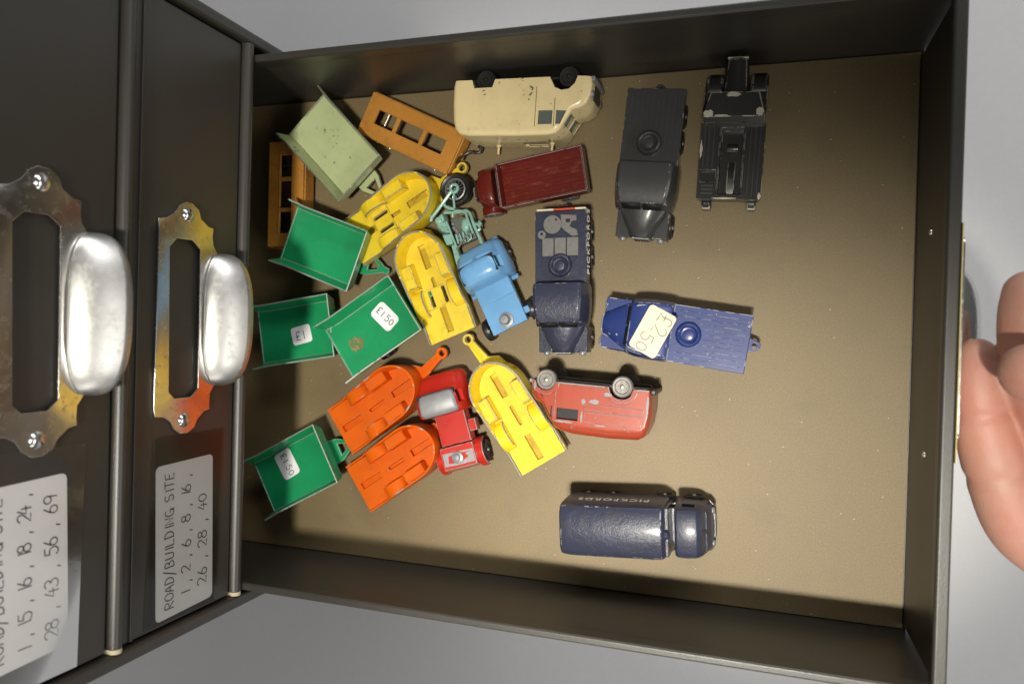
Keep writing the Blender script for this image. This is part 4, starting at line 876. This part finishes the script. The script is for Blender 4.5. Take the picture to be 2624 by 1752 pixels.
# ------------------------------------------------------------------ motorcycle lying flat
OX, OY = -203.0, 172.0
t = thing('motorcycle', 'pale turquoise toy motorcycle lying flat, half under the light blue tractor', 'toy motorcycle', (OX, OY, 0))
def w_(p): return (p[0] - OX, p[1] - OY, p[2])
def bike_wheel(cx, cy, cz, spokes):
    ww = build('front_wheel' if spokes else 'rear_wheel', MB().lathe([(5.3, -1.7), (7.0, -2.3), (8.0, -1.4), (8.35, 0), (8.0, 1.4), (7.0, 2.3), (5.9, 1.9), (5.3, 1.4), (5.3, -1.7)], w_((cx, cy, cz)), 'z', 40), RUBBER, t, bev=0, sharp=60)
    build('wheel_rim', MB().lathe([(5.35, -1.2), (5.35, 1.5), (4.8, 1.7), (4.5, 1.2), (4.5, -1.2), (5.35, -1.2)], w_((cx, cy, cz)), 'z', 36), ZINC, ww, bev=0, sharp=50)
    c0 = Vector(w_((cx, cy, cz)))
    for i in range(14):
        a_ = 2 * math.pi * i / 14; u = Vector((math.cos(a_), math.sin(a_), 0)); v = Vector((math.cos(a_ + .32), math.sin(a_ + .32), 0))
        build('spoke', MB().tube([c0 + u * 1.4 + Vector((0, 0, .7)), c0 + v * 4.8 + Vector((0, 0, .3))], .32, 5), AXLE, ww, bev=0)
    build('hub', MB().lathe([(.01, -1.8), (1.6, -1.8), (1.6, 1.6), (1.0, 2.3), (.01, 2.5)], w_((cx, cy, cz)), 'z', 16), ZINC, ww, bev=0)
    return ww
ZB = 8.4
bike_wheel(-203.0, 188.0, ZB, True); bike_wheel(-194.0, 150.2, 2.6, False)
def tb(name, pts, r, mat=TURQ, par=None): return build(name, MB().tube([w_(p) for p in pts], r, 8), mat, par or t, bev=0)
fk = tb('front_fork', [(-203.6, 187.2, ZB + 3.0), (-205.4, 185.0, ZB + 3.2), (-210, 179.2, ZB + 3.0), (-214.6, 174.0, ZB + 2.6)], .85)
build('fork_end', MB().lathe([(1.6, 0), (2.6, .2), (2.6, 1.0), (1.9, 1.5), (1.2, 1.2), (1.2, 0)], w_((-202.8, 188.1, ZB + 2.4)), 'z', 20), TURQ, fk, bev=0)
tb('mudguard_stay', [(-203.0, 186.2, ZB + 2.8), (-203.0, 182.6, ZB + 2.7), (-202.7, 178.8, ZB + 2.2)], .6)
tb('mudguard', [(-209.2, 181.8, ZB + 2.2), (-207.4, 179.6, ZB + 2.0), (-205.0, 178.6, ZB + 1.8), (-202.6, 178.4, ZB + 1.8)], .8)
tb('handlebar', [(-216.0, 176.6, ZB + 1.4), (-214.4, 174.0, ZB + 2.4), (-215.0, 172.6, ZB + 2.2)], .9)
tank = build('fuel_tank', MB().loft([[w_((x, y, z)) for x, y in q] for q, z in (([(-212.8, 174.4), (-209.0, 176.4), (-204.8, 166.8), (-209.2, 166.2), (-211.8, 170.4)], 4.5), ([(-213.2, 174.2), (-209.0, 176.8), (-204.6, 166.8), (-209.4, 165.8), (-212.2, 170.2)], 8.0), ([(-212.6, 174.0), (-209.3, 176.2), (-205.1, 167.0), (-209.1, 166.2), (-211.8, 170.2)], 10.6), ([(-211.8, 173.4), (-209.6, 175.0), (-205.8, 167.4), (-208.8, 166.8), (-211.0, 170.2)], 11.2))]), TURQ, t, bev=.4, sharp=30)
build('filler_cap', MB().lathe([(.01, 11.0), (1.7, 11.0), (1.7, 11.7), (1.2, 12.0), (.01, 12.0)], w_((-210.6, 172.7, 0)), 'z', 16), TURQ, tank, bev=0)
build('seat', MB().prism([w_((x, y, 0))[:2] for x, y in ((-209.2, 165.9), (-204.4, 166.5), (-203.2, 161.6), (-206.6, 160.6))], 5, 10.4), TURQ, t, bev=.8, seg=3)
build('rear_guard', MB().prism([w_((x, y, 0))[:2] for x, y in ((-205.0, 161.0), (-202.6, 161.6), (-199.0, 152.0), (-202.0, 151.0))], 4, 8.4), TURQ, t, bev=.6)
tb('frame_tube', [(-208.4, 176.8, 9.6), (-202, 176.8, 9.6), (-196.6, 177.6, 9.6), (-194.8, 176.2, 9.6), (-192.6, 170, 9.4), (-189.6, 163.6, 8.8), (-187.6, 159, 8)], .8)
tb('exhaust_pipe', [(-203.8, 174.4, 10), (-203.6, 176.2, 10.4), (-202.4, 177.4, 10.6), (-199.6, 177.4, 10.6), (-197, 176.4, 10.4), (-195.4, 172, 10), (-193.0, 166.4, 9.6)], .6)
tb('chain_stay', [(-207.2, 172.4, 9.8), (-204.2, 166.0, 9.8), (-201.4, 159.6, 9.2)], .55)
tb('rear_strut', [(-201.2, 158.6, 9.6), (-197.0, 164.4, 10.2), (-194.6, 167.0, 10.0)], .5, DULL); tb('kick_stand', [(-194.2, 166.4, 10.4), (-193.6, 164.2, 10.2), (-195.4, 162.4, 10.0)], .45)
en = build('engine', MB().prism([w_((x, y, 0))[:2] for x, y in ((-206.2, 173.6), (-200.4, 175.4), (-195.2, 173.8), (-191.8, 164.4), (-200.6, 160.8), (-203.2, 166.6))], 4.2, 7.6), plain('grimy_casting', (.16, .17, .15), .4, .4, bump=.9, bscale=1400, var=.6), t, bev=.4)
for i in range(7):
    a_ = i * .9; build('engine_boss', MB().lathe([(.01, 7.2), (1.0, 7.2), (.9, 8.6), (.5, 9.0), (.01, 9.0)], w_((-204.2 + .6 * i, 171.4 - 1.2 * i + .8 * math.sin(5 * i), 0)), 'z', 10), ZINC, en, bev=0)
build('gearbox_cover', MB().loft([[w_((-197.2 + q * a, 170.6 + q * b, z)) for a, b in superr(2.1, 3.4, 18)] for q, z in ((1, 7.2), (1, 9.2), (.8, 10.2), (.4, 10.5))]), TURQ, en, bev=0, sharp=50)
for i in range(4):
    x0, y0 = -202.6 + 1.7 * i, 166.0 + .55 * i
    build('cylinder_fin', MB().loft([[w_((x0 + dx, y0 + dy, z)) for dx, dy in ((0, 0), (1.0, .35), (2.6, -4.2), (1.6, -4.6))] for z in (7.4, 9.6)]), TURQ, en, bev=.25)
build('foot_peg', MB().tube([w_((-193.4, 171.4, 8.6)), w_((-190.0, 170.6, 8.6))], .8, 8), TURQ, t, bev=0)
build('foot_peg_loop', MB().tube([w_(p) for p in ((-190.6, 172.2, 8.8), (-189.4, 171.2, 8.8), (-190.4, 169.8, 8.8), (-189.6, 168.6, 8.8), (-191.2, 167.8, 8.8))], .75, 8), TURQ, t, bev=0)

# ------------------------------------------------------------------ the hand that holds the tray
def finger_mesh(mb, pts, creases=()):
    """smooth tapering limb through (x, y, z, r) points with round ends and shallow joint creases"""
    P = [Vector(p) for p in pts]; out = []
    for i in range(len(P) - 1):
        p0, p1, p2, p3 = P[max(i - 1, 0)], P[i], P[i + 1], P[min(i + 2, len(P) - 1)]
        n = max(3, int((p2.to_3d() - p1.to_3d()).length / .8))
        for k in range(n):
            q = k / n; out.append(.5 * ((2 * p1) + (p2 - p0) * q + (2 * p0 - 5 * p1 + 4 * p2 - p3) * q * q + (3 * p1 - p0 - 3 * p2 + p3) * q ** 3))
    out.append(P[-1]); L = [0.0]
    for a_, b_ in zip(out, out[1:]): L.append(L[-1] + (b_.to_3d() - a_.to_3d()).length)
    path, rad = [], []
    for p, l in zip(out, L):
        r = p.w
        for c, dep in creases: r -= dep * math.exp(-((L[-1] - l - c) / .9) ** 2)
        path.append(p.to_3d()); rad.append(r)
    d = (path[-1] - path[-2]).normalized(); r = rad[-1]; e = path[-1]
    for k in range(1, 8):
        a_ = math.pi / 2 * k / 7.2; path.append(e + d * r * math.sin(a_)); rad.append(r * math.cos(a_))
    mb.tube(path, rad, 28)
hm = MB()
W0 = (74, 34, 34, 22)
finger_mesh(hm, [(250, -60, 40, 34), (160, -14, 36, 29), (108, 14, 34, 25), (74, 34, 34, 21), (58, 48, 36, 14)])
finger_mesh(hm, [W0, (46, 44, 37, 12.4), (30, 55, 40, 11.4), (21.6, 71, 43, 10.4), (17.2, 84, 45, 9.9), (14.4, 95, 46.4, 9.0), (13.0, 104, 47, 8.8), (12.4, 111.5, 47.4, 7.9), (12.2, 114.5, 47.4, 7.0)], ((18.5, .75), (20.1, .5), (40, .9), (41.8, .6)))
finger_mesh(hm, [W0, (54, 62, 41, 12), (42, 80, 46, 10.6), (33, 98, 51, 10.0), (27.5, 110, 55, 9.4), (24.8, 120, 58, 9.4), (23.6, 130, 60, 9.0), (23.4, 136, 60, 8.0)], ((19, .7), (20.6, .5)))
finger_mesh(hm, [W0, (66, 66, 44, 12), (60, 92, 48, 10.6), (53, 114, 52, 9.6), (50, 130, 54, 8.2)], ((18, .6),))
finger_mesh(hm, [W0, (78, 62, 56, 15), (66, 92, 70, 12.5), (50, 104, 77, 11), (37, 108.5, 80, 10.2), (26, 110.4, 81, 10.4), (18.6, 111, 81, 9.0)], ((20, .6),))
hand = build('person', hm, SKIN, None, bev=0)
m = hand.modifiers.new('join', 'REMESH'); m.mode = 'VOXEL'; m.voxel_size = .0011; m.use_smooth_shade = True
m = hand.modifiers.new('soften', 'SMOOTH'); m.factor = .5; m.iterations = 5
bpy.context.view_layer.update()
nm = bpy.data.meshes.new_from_object(hand.evaluated_get(bpy.context.evaluated_depsgraph_get())); hand.modifiers.clear(); hand.data = nm
for p in nm.polygons: p.use_smooth = True
hand['label'] = 'bare hand gripping the front edge of the open tray'; hand['category'] = 'person'
